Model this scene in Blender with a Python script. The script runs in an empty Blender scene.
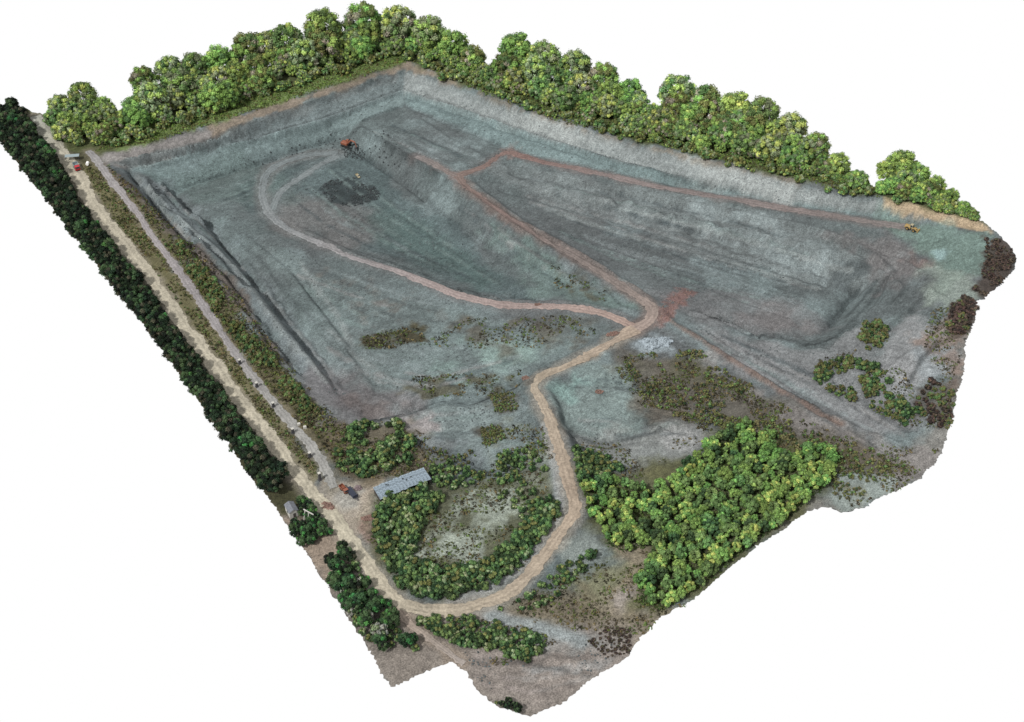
import bpy, math, random
import numpy as np
from mathutils import Vector, Matrix

scene = bpy.context.scene
R = math.radians
random.seed(7)
rng = np.random.default_rng(11)

# ------------------------------------------------------------------ camera
W, H = 1024, 722
HFOV = R(40.0)
PITCH = R(40.0)
DIST = 586.0
cam_pos = np.array([0.0, -DIST * math.cos(PITCH), DIST * math.sin(PITCH)])
cd = bpy.data.cameras.new("camera")
cam = bpy.data.objects.new("camera", cd)
scene.collection.objects.link(cam)
cam.location = cam_pos
cam.rotation_euler = (R(90) - PITCH, 0, 0)
cd.sensor_fit = 'HORIZONTAL'
cd.angle = HFOV
cd.clip_start = 1.0
cd.clip_end = 5000.0
scene.camera = cam
scene.render.resolution_x = W
scene.render.resolution_y = H

# ------------------------------------------------------------------ world: plain white all round, as in the picture
world = bpy.data.worlds.new("World")
scene.world = world
world.use_nodes = True
bg = world.node_tree.nodes["Background"]
bg.inputs[0].default_value = (1, 1, 1, 1)
bg.inputs[1].default_value = 1.0

# ------------------------------------------------------------------ sun: high, from the left
sd = bpy.data.lights.new("sun", 'SUN')
sun = bpy.data.objects.new("sun", sd)
scene.collection.objects.link(sun)
sd.energy = 5.0
sd.angle = R(3.0)
sd.color = (1.0, 0.975, 0.94)
sun_dir = Vector((0.44, 0.48, -0.76))
sun.rotation_euler = sun_dir.to_track_quat('-Z', 'Y').to_euler()
sun.location = (-200, -40, 300)

vs = scene.view_settings
vs.view_transform = 'Standard'
vs.look = 'None'
vs.exposure = 0.0
vs.gamma = 1.0
vs.use_curve_mapping = False

# ------------------------------------------------------------------ survey helpers
FPX = (W / 2) / math.tan(HFOV / 2)
c_right = np.array([1.0, 0, 0])
c_fwd = np.array([0, math.cos(PITCH), -math.sin(PITCH)])
c_up = np.array([0, math.sin(PITCH), math.cos(PITCH)])


def ray(px, py):
    return c_fwd + c_right * ((px - W / 2) / FPX) - c_up * ((py - H / 2) / FPX)


def at(px, py, z=0.0):
    d = ray(px, py)
    t = (z - cam_pos[2]) / d[2]
    p = cam_pos + d * t
    return (p[0], p[1], z)


# ------------------------------------------------------------------ value noise
_lat = rng.random((512, 512))


def vnoise(x, y, scale, seed=0):
    u = np.asarray(x) / scale + 37.7 * seed + 1000
    v = np.asarray(y) / scale + 91.3 * seed + 1000
    i = np.floor(u).astype(int)
    j = np.floor(v).astype(int)
    fu = u - i
    fv = v - j
    fu = fu * fu * (3 - 2 * fu)
    fv = fv * fv * (3 - 2 * fv)
    g = lambda a, b: _lat[a % 512, b % 512]
    return (g(i, j) * (1 - fu) * (1 - fv) + g(i + 1, j) * fu * (1 - fv) +
            g(i, j + 1) * (1 - fu) * fv + g(i + 1, j + 1) * fu * fv) * 2 - 1


def fbm(x, y, scale, octv=4, seed=0, gain=0.5):
    s = 0
    a = 1.0
    tot = 0
    for k in range(octv):
        # every octave is turned so that no lattice direction shows
        an = 0.6 + 1.1 * k + seed
        xx = x * math.cos(an) - y * math.sin(an)
        yy = x * math.sin(an) + y * math.cos(an)
        s = s + a * vnoise(xx, yy, scale / (2 ** k), seed + k * 3)
        tot += a
        a *= gain
    return s / tot


def smooth(e0, e1, v):
    t = np.clip((v - e0) / (e1 - e0), 0, 1)
    return t * t * (3 - 2 * t)


# ------------------------------------------------------------------ terrain: break lines (image column, row, height in metres)
ROAD_LEFT = [(36, 116, 0), (59, 150, 0), (76, 174, 0), (94, 206, 0), (129, 250, 0), (158, 288, 0), (182, 323, 0),
             (208, 357, 0), (224, 379, 0), (259, 426, 0), (294, 470, 0), (318, 499, 0), (341, 529, 0), (363, 556, -.5),
             (384, 588, -1.2), (407, 606, -1.6), (445, 611, -2), (484, 603, -2), (516, 588, -1.6), (541, 561, -.8),
             (562, 530, 0), (575, 508, .4), (569, 486, .3), (563, 461, 0), (552, 426, -.6), (541, 400, -1.2), (534, 386, -1.6),
             (546, 373, -2), (570, 362, -2.4), (597, 350, -2.8), (618, 339, -3), (636, 329, -3.2)]
ROAD_LOOP = [(636, 328, -3.2), (606, 314, -4), (568, 307, -5), (524, 306, -6.2), (499, 304, -7), (455, 294, -8.6),
             (403, 273, -11), (353, 257, -13), (315, 241, -15), (288, 229, -16.5), (271, 215, -17.3), (263, 197, -17.8),
             (265, 177, -18), (281, 163, -18), (309, 155, -18), (338, 153, -18)]
ROAD_LOOP2 = [(272, 210, -17.4), (282, 191, -17.8), (300, 178, -18), (320, 165, -18), (338, 156, -18)]
ROAD_RED = [(634, 330, -3.2), (650, 321, -3.6), (653, 310, -4), (638, 297, -5), (609, 278, -6), (577, 257, -6.5),
            (547, 240, -7), (515, 222, -7.6), (485, 200, -8), (467, 188, -8), (458, 176, -8)]
ROAD_BENCH = [(458, 176, -8), (479, 168, -8.4), (492, 160, -8.8), (507, 152.5, -9), (539, 161, -9), (597, 173, -9),
              (656, 186, -9), (715, 196, -9), (783, 208, -8.5), (827, 215, -7.5), (871, 222, -6), (908, 227, -4)]
ROAD_SPUR = [(458, 177, -8), (444, 170, -8), (432, 163, -8), (417, 156, -8.2)]
LANE = [(88, 151, 0), (96, 160, 0), (109, 178, 0), (132, 206, 0), (153, 237, 0), (176, 267, 0), (200, 301, 0), (222, 334, 0),
        (239, 358, 0), (259, 385, 0), (283, 414, 0), (306, 440, 0), (324, 467, 0), (334, 488, 0)]
TRACK = [(396, 606, -1.6), (408, 622, -2), (428, 638, -2.6), (446, 651, -3.2), (464, 664, -3.8)]

LINES = [ROAD_LEFT, ROAD_LOOP, ROAD_LOOP2, ROAD_RED, ROAD_BENCH, ROAD_SPUR, LANE, TRACK,
         # outer boundary
         [(-10, 110, 0), (3, 135, 0), (50, 205, 0), (100, 270, 0), (150, 335, 0), (200, 405, 0), (240, 465, 0), (280, 515, 0),
          (345, 612, -1), (390, 687, -2), (420, 674, -3), (452, 660, -3.5), (480, 692, -5), (530, 716, -6), (590, 682, -6),
          (630, 655, -5), (690, 600, -3), (760, 545, -2.5), (815, 507, -3), (840, 512, -4), (893, 492, -4), (940, 455, -2),
          (952, 410, 0), (962, 370, 2), (970, 330, 3), (978, 300, 3), (1018, 262, 3), (1005, 240, 3), (988, 230, 3)],
         [(20, 100, 0), (120, 95, 1), (250, 70, 2), (340, 40, 3), (405, 20, 3.5), (480, 45, 3), (600, 80, 2.5), (700, 112, 2.5),
          (800, 140, 2.5), (880, 170, 2.5), (940, 185, 3), (1000, 215, 3)],
         [(60, 130, 0), (100, 150, 0)],
         # foot of the trees, back
         [(105, 155, .6), (150, 142, .8), (210, 124, 1.8), (250, 111, 2), (309, 92, 2.2), (367, 73, 2.6), (405, 61, 3),
          (438, 72, 2.6), (485, 91, 2), (539, 115, 1.5), (627, 138, 1.5), (685, 154, 1.4), (774, 173, 1.2), (882, 197, 1.5), (985, 224, 3)],
         # rim of the back walls
         [(105, 161, 0), (150, 151, 0), (205, 138, 0), (250, 123, 0), (309, 102, 0), (367, 82, 0), (405, 69, 0), (438, 80, 0),
          (485, 98, 0), (539, 120, 0), (574, 130, 0), (627, 143, 0), (685, 159, 0), (774, 179, 0), (806, 186, 0), (882, 203, 0),
          (988, 231, 1)],
         # bench of the back left wall: inner foot, lip, then the toe
         [(129, 163, -5), (205, 146, -6), (250, 136, -6.4), (323, 115, -6.6), (367, 99, -6.2), (402, 86, -5.2), (438, 97, -5), (485, 112, -5),
          (539, 132, -5), (606, 153, -5), (685, 176, -5), (738, 190, -5)],
         [(131, 168, -5.4), (205, 150, -6.4), (250, 141, -6.8), (323, 120, -7), (367, 104, -6.6), (403, 91, -5.5), (438, 102, -5.4), (485, 118, -5.4),
          (539, 137, -5.4), (606, 158, -5.4), (685, 180, -5.4), (738, 193, -5.4)],
         [(165, 192, -15), (190, 185, -16), (217, 177, -16.5), (250, 167, -17), (294, 152, -17.5), (335, 140, -17.8), (350, 134, -16)],
         # foot of the upper wall, far corner and right
         [(362, 121, -8.5), (380, 113, -8.2), (405, 105, -8), (438, 119, -8), (470, 132, -8.6), (500, 145, -9)],
         [(420, 130, -8.4), (450, 145, -8.4), (480, 158, -8.4)],
         [(385, 135, -8.6), (420, 152, -8.2)],
         # face between the upper bench and the lower pit
         [(358, 128, -9), (367, 134, -9), (397, 150, -8.6), (426, 167, -8.2), (452, 183, -7.8), (480, 203, -8.2), (511, 226, -8.2),
          (543, 245, -8), (573, 262, -7.6), (604, 283, -7), (628, 302, -6)],
         [(352, 148, -18), (367, 158, -18), (397, 179, -18), (425, 199, -17.4), (455, 224, -15.4), (500, 254, -14), (540, 284, -11), (560, 295, -9)],
         [(470, 214, -11), (500, 236, -10.6), (540, 262, -9.6), (580, 288, -8)],
         # lower pit floor
         [(200, 190, -16.4), (250, 185, -17.6), (300, 165, -18), (340, 160, -18)],
         [(300, 200, -18), (350, 190, -18), (400, 205, -18), (440, 240, -17.6), (490, 272, -16.6)],
         [(330, 230, -17.6), (400, 250, -17.4), (450, 270, -16.6)],
         [(300, 227, -17.2), (340, 246, -16.8), (400, 263, -16.2), (455, 283, -15), (500, 296, -12.6), (535, 299, -9)],
         # left bank: shrub edge, gully, ridge, toe
         [(115, 170, -1), (156, 214, -1), (186, 240, -1), (223, 275, -1), (250, 318, -1), (268, 348, -1), (295, 376, -1.2), (320, 410, -1.4), (345, 440, -2)],
         [(130, 172, -6), (150, 198, -7), (167, 221, -8), (190, 245, -7)],
         [(145, 176, -5.2), (160, 198, -5.8), (175, 217, -6.2), (212, 247, -6.2), (250, 285, -6.6), (280, 322, -6.6), (306, 354, -6), (330, 385, -5.6)],
         [(157, 182, -9.5), (172, 200, -10.5), (190, 218, -11)],
         [(162, 181, -8.8), (180, 198, -9.4), (205, 219, -10)],
         [(170, 190, -14.5), (212, 231, -15.8), (231, 257, -15.4), (268, 300, -13.6), (290, 330, -11.6), (315, 362, -10), (340, 395, -9)],
         # terrace below the loop road
         [(250, 225, -16), (290, 260, -14), (330, 310, -11.5), (350, 345, -10), (380, 390, -8.6)],
         [(300, 245, -15.8), (360, 275, -12), (420, 305, -9.6), (480, 318, -7.6), (560, 318, -6)],
         [(340, 330, -10.5), (400, 340, -8.8), (460, 350, -7.6), (520, 345, -6.6)],
         [(400, 380, -8.4), (450, 390, -8), (500, 375, -7)],
         # step above the lower terrace
         [(365, 417, -8.4), (395, 413, -8.6), (444, 399, -8.6), (471, 401, -8.4), (507, 387, -7.6), (535, 374, -6.6), (565, 357, -6), (592, 346, -5)],
         [(367, 421, -6), (396, 418, -5.8), (444, 405, -5.6), (471, 407, -5.6), (507, 394, -4.4), (525, 388, -2.6)],
         [(400, 430, -5.4), (460, 430, -5), (510, 430, -4)],
         [(330, 440, -2), (380, 450, -3), (420, 450, -4.2), (470, 460, -4.2), (520, 470, -2.4)],
         [(345, 490, 0), (375, 490, -.4), (430, 480, -1.4)],
         [(400, 520, -1), (450, 530, -1.4), (500, 540, -1)],
         [(400, 570, -.5), (450, 590, -1), (510, 565, -.6)],
         # right basin
         [(475, 178, -8.8), (500, 164, -10), (560, 174, -10), (630, 190, -10), (700, 204, -10), (760, 216, -9.8), (820, 228, -9), (850, 240, -9), (875, 254, -9), (893, 270, -8.6)],
         [(500, 190, -11), (560, 205, -13), (630, 224, -14.4), (700, 245, -15), (770, 268, -16.5), (825, 285, -18), (854, 290, -18.5), (848, 310, -18.5), (826, 332, -17.5)],
         [(480, 190, -9.6), (520, 215, -10.6), (560, 238, -10.4), (600, 262, -10), (640, 284, -9), (668, 296, -7.4)],
         [(600, 250, -13), (680, 280, -13.6), (750, 300, -15.4), (800, 312, -17)],
         [(690, 302, -9.4), (717, 313, -11), (740, 322, -11.6), (762, 333, -13), (777, 332, -14.4), (795, 338, -15.4), (814, 342, -16.4)],
         [(690, 312, -7.6), (715, 319, -8.2), (758, 341, -8.4), (778, 339, -8.4), (812, 350, -8), (835, 341, -7.4), (862, 322, -6.6), (885, 298, -6.6), (900, 278, -7)],
         # right hill
         [(930, 250, -2), (915, 270, -4), (930, 290, -1), (900, 310, -4)],
         [(960, 270, .5), (940, 300, .5), (965, 320, 2), (915, 325, -1.2), (940, 345, 1)],
         [(870, 345, -5), (900, 350, -1.6), (920, 365, 0), (905, 385, -2.4), (940, 390, -.6)],
         [(820, 375, -6), (870, 400, -5), (910, 430, -4)],
         # long low berm and strip beside it
         [(668, 318, -4.4), (700, 337, -4.6), (740, 363, -4.6), (780, 389, -4.4), (805, 404, -4.2), (840, 420, -4.2)],
         [(672, 315, -6), (704, 333, -6.6), (745, 360, -6.8), (785, 385, -6.4), (845, 415, -5.6), (900, 445, -5)],
         [(660, 332, -4.6), (696, 349, -5.4), (735, 374, -5.4), (775, 399, -5.2), (830, 430, -5), (890, 465, -4.6)],
         # old diggings right of the haul road
         [(600, 370, -4), (650, 380, -4.6), (700, 400, -5), (760, 420, -5)],
         [(560, 385, -4.5), (566, 415, -6.4), (580, 432, -7.2), (608, 440, -7.2), (638, 434, -6.4)],
         [(568, 380, -4), (590, 400, -4.6), (600, 425, -5), (630, 425, -5)],
         [(566, 445, -3), (600, 455, -4), (650, 452, -4.4), (690, 440, -4.6)],
         [(620, 500, -2.6), (700, 500, -3.4), (780, 480, -3.8), (860, 480, -4.4)],
         [(600, 560, -2), (640, 560, -2.4), (600, 620, -4), (560, 600, -2.6)],
         [(480, 640, -3.6), (540, 650, -4.6), (600, 650, -5)],
         [(350, 600, -1), (385, 640, -2)],
         ]

X0, X1, Y0, Y1 = -345.0, 385.0, -210.0, 425.0


def densify(pts, step):
    out = []
    for a, b in zip(pts[:-1], pts[1:]):
        a = np.array(a, float)
        b = np.array(b, float)
        n = max(1, int(np.linalg.norm(b - a) / step))
        for k in range(n):
            out.append(a + (b - a) * k / n)
    out.append(np.array(pts[-1], float))
    return np.array(out)


def deep(p):
    z = p[2]
    return at(p[0], p[1], z if z > -3 else -3 + (z + 3) * .95)


PTS = np.concatenate([densify([deep(p) for p in L], 0.8) for L in LINES])


def solve(cell, init=None, iters=400):
    nx = int((X1 - X0) / cell) + 1
    ny = int((Y1 - Y0) / cell) + 1
    ix = np.clip(np.round((PTS[:, 0] - X0) / cell).astype(int), 0, nx - 1)
    iy = np.clip(np.round((PTS[:, 1] - Y0) / cell).astype(int), 0, ny - 1)
    s = np.zeros((ny, nx))
    c = np.zeros((ny, nx))
    np.add.at(s, (iy, ix), PTS[:, 2])
    np.add.at(c, (iy, ix), 1)
    fix = c > 0
    val = np.where(fix, s / np.maximum(c, 1), 0)
    if init is None:
        h = np.full((ny, nx), -4.0)
    else:
        h = resample(init[0], init[1], nx, ny, cell)
    h = np.where(fix, val, h)
    for _ in range(iters):
        p = np.pad(h, 1, mode='edge')
        h2 = 0.25 * (p[:-2, 1:-1] + p[2:, 1:-1] + p[1:-1, :-2] + p[1:-1, 2:])
        h = np.where(fix, val, h2)
    return h


def bil(grid, cell, x, y):
    ny, nx = grid.shape
    u = np.clip((np.asarray(x, float) - X0) / cell, 0, nx - 1.001)
    v = np.clip((np.asarray(y, float) - Y0) / cell, 0, ny - 1.001)
    i = u.astype(int)
    j = v.astype(int)
    fu = u - i
    fv = v - j
    return (grid[j, i] * (1 - fu) * (1 - fv) + grid[j, i + 1] * fu * (1 - fv) +
            grid[j + 1, i] * (1 - fu) * fv + grid[j + 1, i + 1] * fu * fv)


def resample(g, gc, nx, ny, cell):
    xs = X0 + np.arange(nx) * cell
    ys = Y0 + np.arange(ny) * cell
    XX, YY = np.meshgrid(xs, ys)
    return bil(g, gc, XX, YY)


h8 = solve(8.0, None, 400)
h4 = solve(4.0, (h8, 8.0), 300)
h2 = solve(2.0, (h4, 4.0), 250)
CELL = 1.0
NX = int((X1 - X0) / CELL) + 1
NY = int((Y1 - Y0) / CELL) + 1
hz = solve(1.0, (h2, 2.0), 80)


def blur(g, n):
    for _ in range(n):
        p = np.pad(g, 1, mode='edge')
        g = (p[:-2, 1:-1] + p[2:, 1:-1] + p[1:-1, :-2] + p[1:-1, 2:] + 4 * p[1:-1, 1:-1]) / 8
    return g


hz = blur(hz, 1)
GX, GY = np.meshgrid(X0 + np.arange(NX) * CELL, Y0 + np.arange(NY) * CELL)


# ---- roads: smooth centre lines, and the bed levelled across them
def catmull(pts, step=1.2):
    P = [np.array(deep(p)) for p in pts]
    P = [2 * P[0] - P[1]] + P + [2 * P[-1] - P[-2]]
    out = []
    for k in range(1, len(P) - 2):
        n = max(2, int(np.linalg.norm(P[k + 1] - P[k]) / step))
        for t in np.arange(n) / n:
            p0, p1, p2, p3 = P[k - 1:k + 3]
            out.append(0.5 * ((2 * p1) + (-p0 + p2) * t + (2 * p0 - 5 * p1 + 4 * p2 - p3) * t * t +
                              (-p0 + 3 * p1 - 3 * p2 + p3) * t ** 3))
    out.append(P[-2])
    out = np.array(out)
    for _ in range(6):
        out[1:-1] = (out[:-2] + 2 * out[1:-1] + out[2:]) / 4
    return out


ROADS = {}
road_d = np.full((NY, NX), 99.0)


def near_line(line, rad):
    """distance to a line and height of its nearest point, inside rad"""
    d = np.full((NY, NX), 99.0)
    zz = np.zeros((NY, NX))
    tt = np.zeros((NY, NX))
    k = int(rad / CELL) + 1
    for n, p in enumerate(line):
        ci = int(round((p[0] - X0) / CELL))
        cj = int(round((p[1] - Y0) / CELL))
        j0, j1, i0, i1 = max(0, cj - k), min(NY, cj + k + 1), max(0, ci - k), min(NX, ci + k + 1)
        if j0 >= j1 or i0 >= i1:
            continue
        dd = np.hypot(GX[j0:j1, i0:i1] - p[0], GY[j0:j1, i0:i1] - p[1])
        m = dd < d[j0:j1, i0:i1]
        d[j0:j1, i0:i1][m] = dd[m]
        zz[j0:j1, i0:i1][m] = p[2]
        tt[j0:j1, i0:i1][m] = n
    return d, zz, tt


def near_box(line, rad):
    """as near_line, but only on the part of the grid around the line"""
    k = int(rad / CELL) + 2
    lo = line[:, :2].min(0)
    hi = line[:, :2].max(0)
    i0 = max(0, int((lo[0] - X0) / CELL) - k)
    i1 = min(NX, int((hi[0] - X0) / CELL) + k + 1)
    j0 = max(0, int((lo[1] - Y0) / CELL) - k)
    j1 = min(NY, int((hi[1] - Y0) / CELL) + k + 1)
    sl = (slice(j0, j1), slice(i0, i1))
    gx_, gy_ = GX[sl], GY[sl]
    d = np.full(gx_.shape, 99.0)
    t = np.zeros(gx_.shape, int)
    for n, p in enumerate(line):
        ci = int(round((p[0] - X0) / CELL)) - i0
        cj = int(round((p[1] - Y0) / CELL)) - j0
        a0, a1, b0, b1 = max(0, cj - k), cj + k + 1, max(0, ci - k), ci + k + 1
        dd = np.hypot(gx_[a0:a1, b0:b1] - p[0], gy_[a0:a1, b0:b1] - p[1])
        m = dd < d[a0:a1, b0:b1]
        d[a0:a1, b0:b1][m] = dd[m]
        t[a0:a1, b0:b1][m] = n
    return sl, d, t, gx_, gy_


ROAD_SPEC = [  # key, points, half width at start and end
    ('haul', ROAD_LEFT, 3.6, 3.6), ('loop', ROAD_LOOP, 3.0, 3.0), ('loop2', ROAD_LOOP2, 2.6, 3.2), ('red', ROAD_RED, 3.2, 3.2),
    ('bench', ROAD_BENCH, 3.6, 3.6), ('spur', ROAD_SPUR, 3.4, 3.6), ('lane', LANE, 2.0, 2.1), ('track', TRACK, 1.9, 1.5)]
ROAD_DIST = {}
for key, pts, w0, w1 in ROAD_SPEC:
    ln = catmull(pts)
    ROADS[key] = ln
    d, zz, tt = near_line(ln, 16)
    ROAD_DIST[key] = d
    hw = max(w0, w1)
    m = 1 - smooth(hw + 0.8, hw + 4.5, d)
    hz = hz * (1 - m) + zz * m
    road_d = np.minimum(road_d, d - hw)

# ---- relief: rough ground, rills on the faces, spoil ridges
gy, gx = np.gradient(hz, CELL)
slope = np.hypot(gx, gy)
slope = blur(slope, 2)
calm = smooth(0.5, 5.0, road_d)
rough = fbm(GX, GY, 26, 4, 1) * 0.55 + fbm(GX, GY, 6, 3, 5) * 0.32
face = smooth(0.22, 0.6, slope)
rill = fbm(GX, GY, 9, 3, 9) * 1.0 + fbm(GX, GY, 3.2, 2, 4) * 0.5
hz = hz + calm * (rough * (1 - .6 * face) + face * rill * .12 + .03 * rng.standard_normal((NY, NX)))


def ridge(pts, width, height, seed=3):
    """low windrow of dumped spoil or a wheel track edge along a line"""
    global hz
    ln = densify([G(*p) for p in pts], 0.8)
    sl, d, t, x, y = near_box(ln, width * 3)
    n = 0.75 + 0.45 * fbm(x, y, 5, 2, seed)
    hz[sl] += 1.7 * height * np.exp(-(d / width) ** 2) * n


def hgt(x, y):
    return bil(hz, CELL, x, y)


def G(px, py, dz=0.0):
    """where the ray of a picture point meets the terrain"""
    d = ray(px, py)
    t0 = (12.0 - cam_pos[2]) / d[2]
    t1 = (-32.0 - cam_pos[2]) / d[2]
    ts = np.linspace(t0, t1, 220)
    P = cam_pos[None, :] + ts[:, None] * d[None, :]
    f = P[:, 2] - (bil(hz, CELL, P[:, 0], P[:, 1]) + dz)
    k = np.argmax(f < 0)
    if k == 0:
        p = P[-1]
    else:
        a = f[k - 1] / (f[k - 1] - f[k])
        p = P[k - 1] + a * (P[k] - P[k - 1])
    return (p[0], p[1], float(bil(hz, CELL, p[0], p[1])))


# windrows and furrows seen on the floors
for pts, w, h in [
    ([(668, 318), (720, 351), (780, 390), (850, 425), (900, 445)], 1.3, 1.0),
    ([(460, 186), (500, 216), (545, 246), (600, 283)], 1.0, .9),
    ([(475, 184), (510, 212), (550, 236), (600, 264), (640, 290)], 1.0, .8),
    ([(330, 245), (380, 262), (440, 283), (500, 298)], 1.0, .8),
    ([(135, 180), (158, 212), (185, 242)], 1.1, 1.1), ([(150, 185), (178, 218), (215, 246), (250, 283)], 1.3, 1.2),
    ([(165, 187), (195, 213), (212, 228)], 1.2, 1.2),
    ([(222, 262), (255, 300), (285, 336), (315, 370)], 1.8, .7),
    ([(410, 402), (425, 392), (450, 386), (478, 390)], 1.0, .7),
    ([(420, 120), (450, 140), (490, 160)], 1.0, .5), ([(470, 214), (500, 236), (540, 262), (580, 285)], 1.2, .7),
    ([(530, 200), (600, 225), (680, 250), (760, 275)], 1.6, .4),
    ([(580, 240), (640, 262), (700, 285)], 1.3, .6),
    ([(430, 425), (470, 432), (505, 440)], 1.2, .7), ([(590, 395), (640, 405), (700, 418)], 1.2, .6),
    ([(630, 415), (650, 425), (690, 440)], 1.2, .8), ([(480, 650), (540, 655), (600, 668)], 1.0, .6),
    ([(470, 668), (520, 672), (570, 690)], 1.0, .5), ([(900, 250), (925, 262), (935, 285), (920, 300)], 1.4, 1.0),
    ([(880, 270), (905, 290), (890, 310), (860, 330)], 1.3, 1.2), ([(790, 400), (850, 440), (900, 470)], 1.0, .6),
    ([(890, 370), (925, 345), (945, 330)], 1.6, 1.2),
    # broad ridges of the left bank and long berms across the right basin
    ([(150, 188), (185, 224), (230, 264)], 2.8, 1.0), ([(240, 278), (285, 333), (325, 378)], 3.2, 1.1), ([(255, 260), (300, 312), (345, 372)], 2.6, .9), ([(205, 262), (240, 302), (275, 345)], 2.2, .9),
    ([(540, 192), (640, 215), (740, 240), (850, 272)], 2.4, .5), ([(600, 241), (700, 272), (780, 297)], 2.2, .4),
    # safety berms on the lips of the benches
    ([(131, 168), (205, 150), (250, 141), (323, 120), (367, 104), (403, 91), (438, 102), (485, 118), (539, 137), (606, 158), (685, 180), (738, 193)], .9, .8),
    ([(358, 128), (397, 150), (426, 167), (452, 184)], .9, .9),
    ([(500, 165), (560, 175), (630, 191), (700, 205), (760, 217), (820, 229), (850, 241), (875, 255), (893, 271)], 1.0, .7),
    ([(893, 272), (880, 298), (858, 324), (833, 343), (812, 351)], 1.1, .9),
]:
    ridge(pts, w, h)
# cut edges: a sharp low step beside the loop road and at the edge of the terraces
for pts, w, h in [
    ([(338, 249), (400, 267), (455, 287), (500, 299), (520, 296), (540, 302)], .9, -1.3),
    ([(500, 402), (540, 377), (575, 363), (600, 354)], .9, -1.2),
    ([(362, 422), (395, 417), (444, 403), (471, 406), (507, 392)], .9, -1.2),
    ([(690, 315), (717, 318), (758, 338), (778, 337), (814, 347)], .9, -1.2),
    ([(470, 190), (490, 200), (520, 219)], .8, -.9), ([(462, 169), (482, 162), (500, 154)], .8, -.9),
    ([(555, 405), (563, 425), (575, 440), (606, 446), (640, 440)], 1.4, -1.2),
    ([(390, 152), (420, 168), (455, 186)], .8, -.8), ([(700, 325), (745, 355), (800, 392), (840, 412)], 0.8, -.7),
    # drains at the foot of the faces
    ([(129, 164), (205, 147), (250, 138), (323, 117), (367, 101), (402, 88), (438, 99), (485, 115), (539, 134), (606, 155), (685, 178), (738, 191)], .9, -1.0),
    ([(165, 192), (190, 185), (217, 177), (250, 167), (294, 152), (335, 140)], .9, -.8),
    ([(362, 121), (405, 105), (438, 119), (470, 132), (500, 145)], .9, -.9),
    ([(352, 148), (367, 158), (397, 179), (425, 199)], 1.0, -1.0),
    ([(390, 136), (430, 160)], .8, -.6), ([(480, 118), (540, 140), (600, 159)], .7, -.5),
    ([(500, 190), (560, 206), (630, 225), (700, 246), (770, 269), (825, 286)], 1.0, -.8),
    ([(852, 291), (845, 309), (822, 333)], 1.1, -1.0),
    ([(215, 250), (250, 292), (280, 330)], .8, -1.0), ([(190, 240), (215, 262), (235, 285)], .8, -.9),
    ([(250, 235), (290, 268), (330, 318), (360, 355)], .9, -.8),
    ([(640, 240), (660, 228), (690, 232)], .8, -.6), ([(700, 285), (740, 300), (790, 318)], .8, -.6),
    ([(900, 300), (880, 315), (868, 335)], .9, -.9), ([(925, 285), (905, 262), (880, 250)], .9, -.7),
    ([(600, 410), (640, 420), (680, 432)], .9, -.7), ([(420, 445), (460, 452), (490, 470)], 1.0, -.9),
    ([(128, 170), (148, 198), (170, 226), (196, 252)], 1.2, -1.6), ([(160, 186), (182, 212), (212, 233), (240, 264)], 1.0, -.9),
]:
    ridge(pts, w, h)



def step(pts, h, L, seed=4):
    """a cut ledge: the ground drops by h on the right-hand side of the line and runs out over L metres"""
    global hz
    ln = densify([G(*p) for p in pts], 0.8)
    n = len(ln)
    wob = fbm(np.arange(n) * .8, np.zeros(n) + seed * 7.0, 7, 3, seed) * 1.6
    tg = np.gradient(ln[:, :2], axis=0)
    tg /= np.linalg.norm(tg, axis=1, keepdims=True) + 1e-9
    ln[:, 0] += -tg[:, 1] * wob
    ln[:, 1] += tg[:, 0] * wob
    sl, d, k, x, y = near_box(ln, L * 2.2)
    sgn = tg[k, 0] * (y - ln[k, 1]) - tg[k, 1] * (x - ln[k, 0])      # left of the line is positive
    ends = np.minimum(k, n - 1 - k) * .8
    prof = smooth(-.6, .6, -sgn)
    fade = smooth(0, 8, ends) * (.75 + .6 * fbm(x, y, 8, 2, seed))
    hz[sl] -= np.where(d < L * 2.2, 1.5 * h * prof * np.exp(-(d / L) ** 2) * fade, 0)


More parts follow.
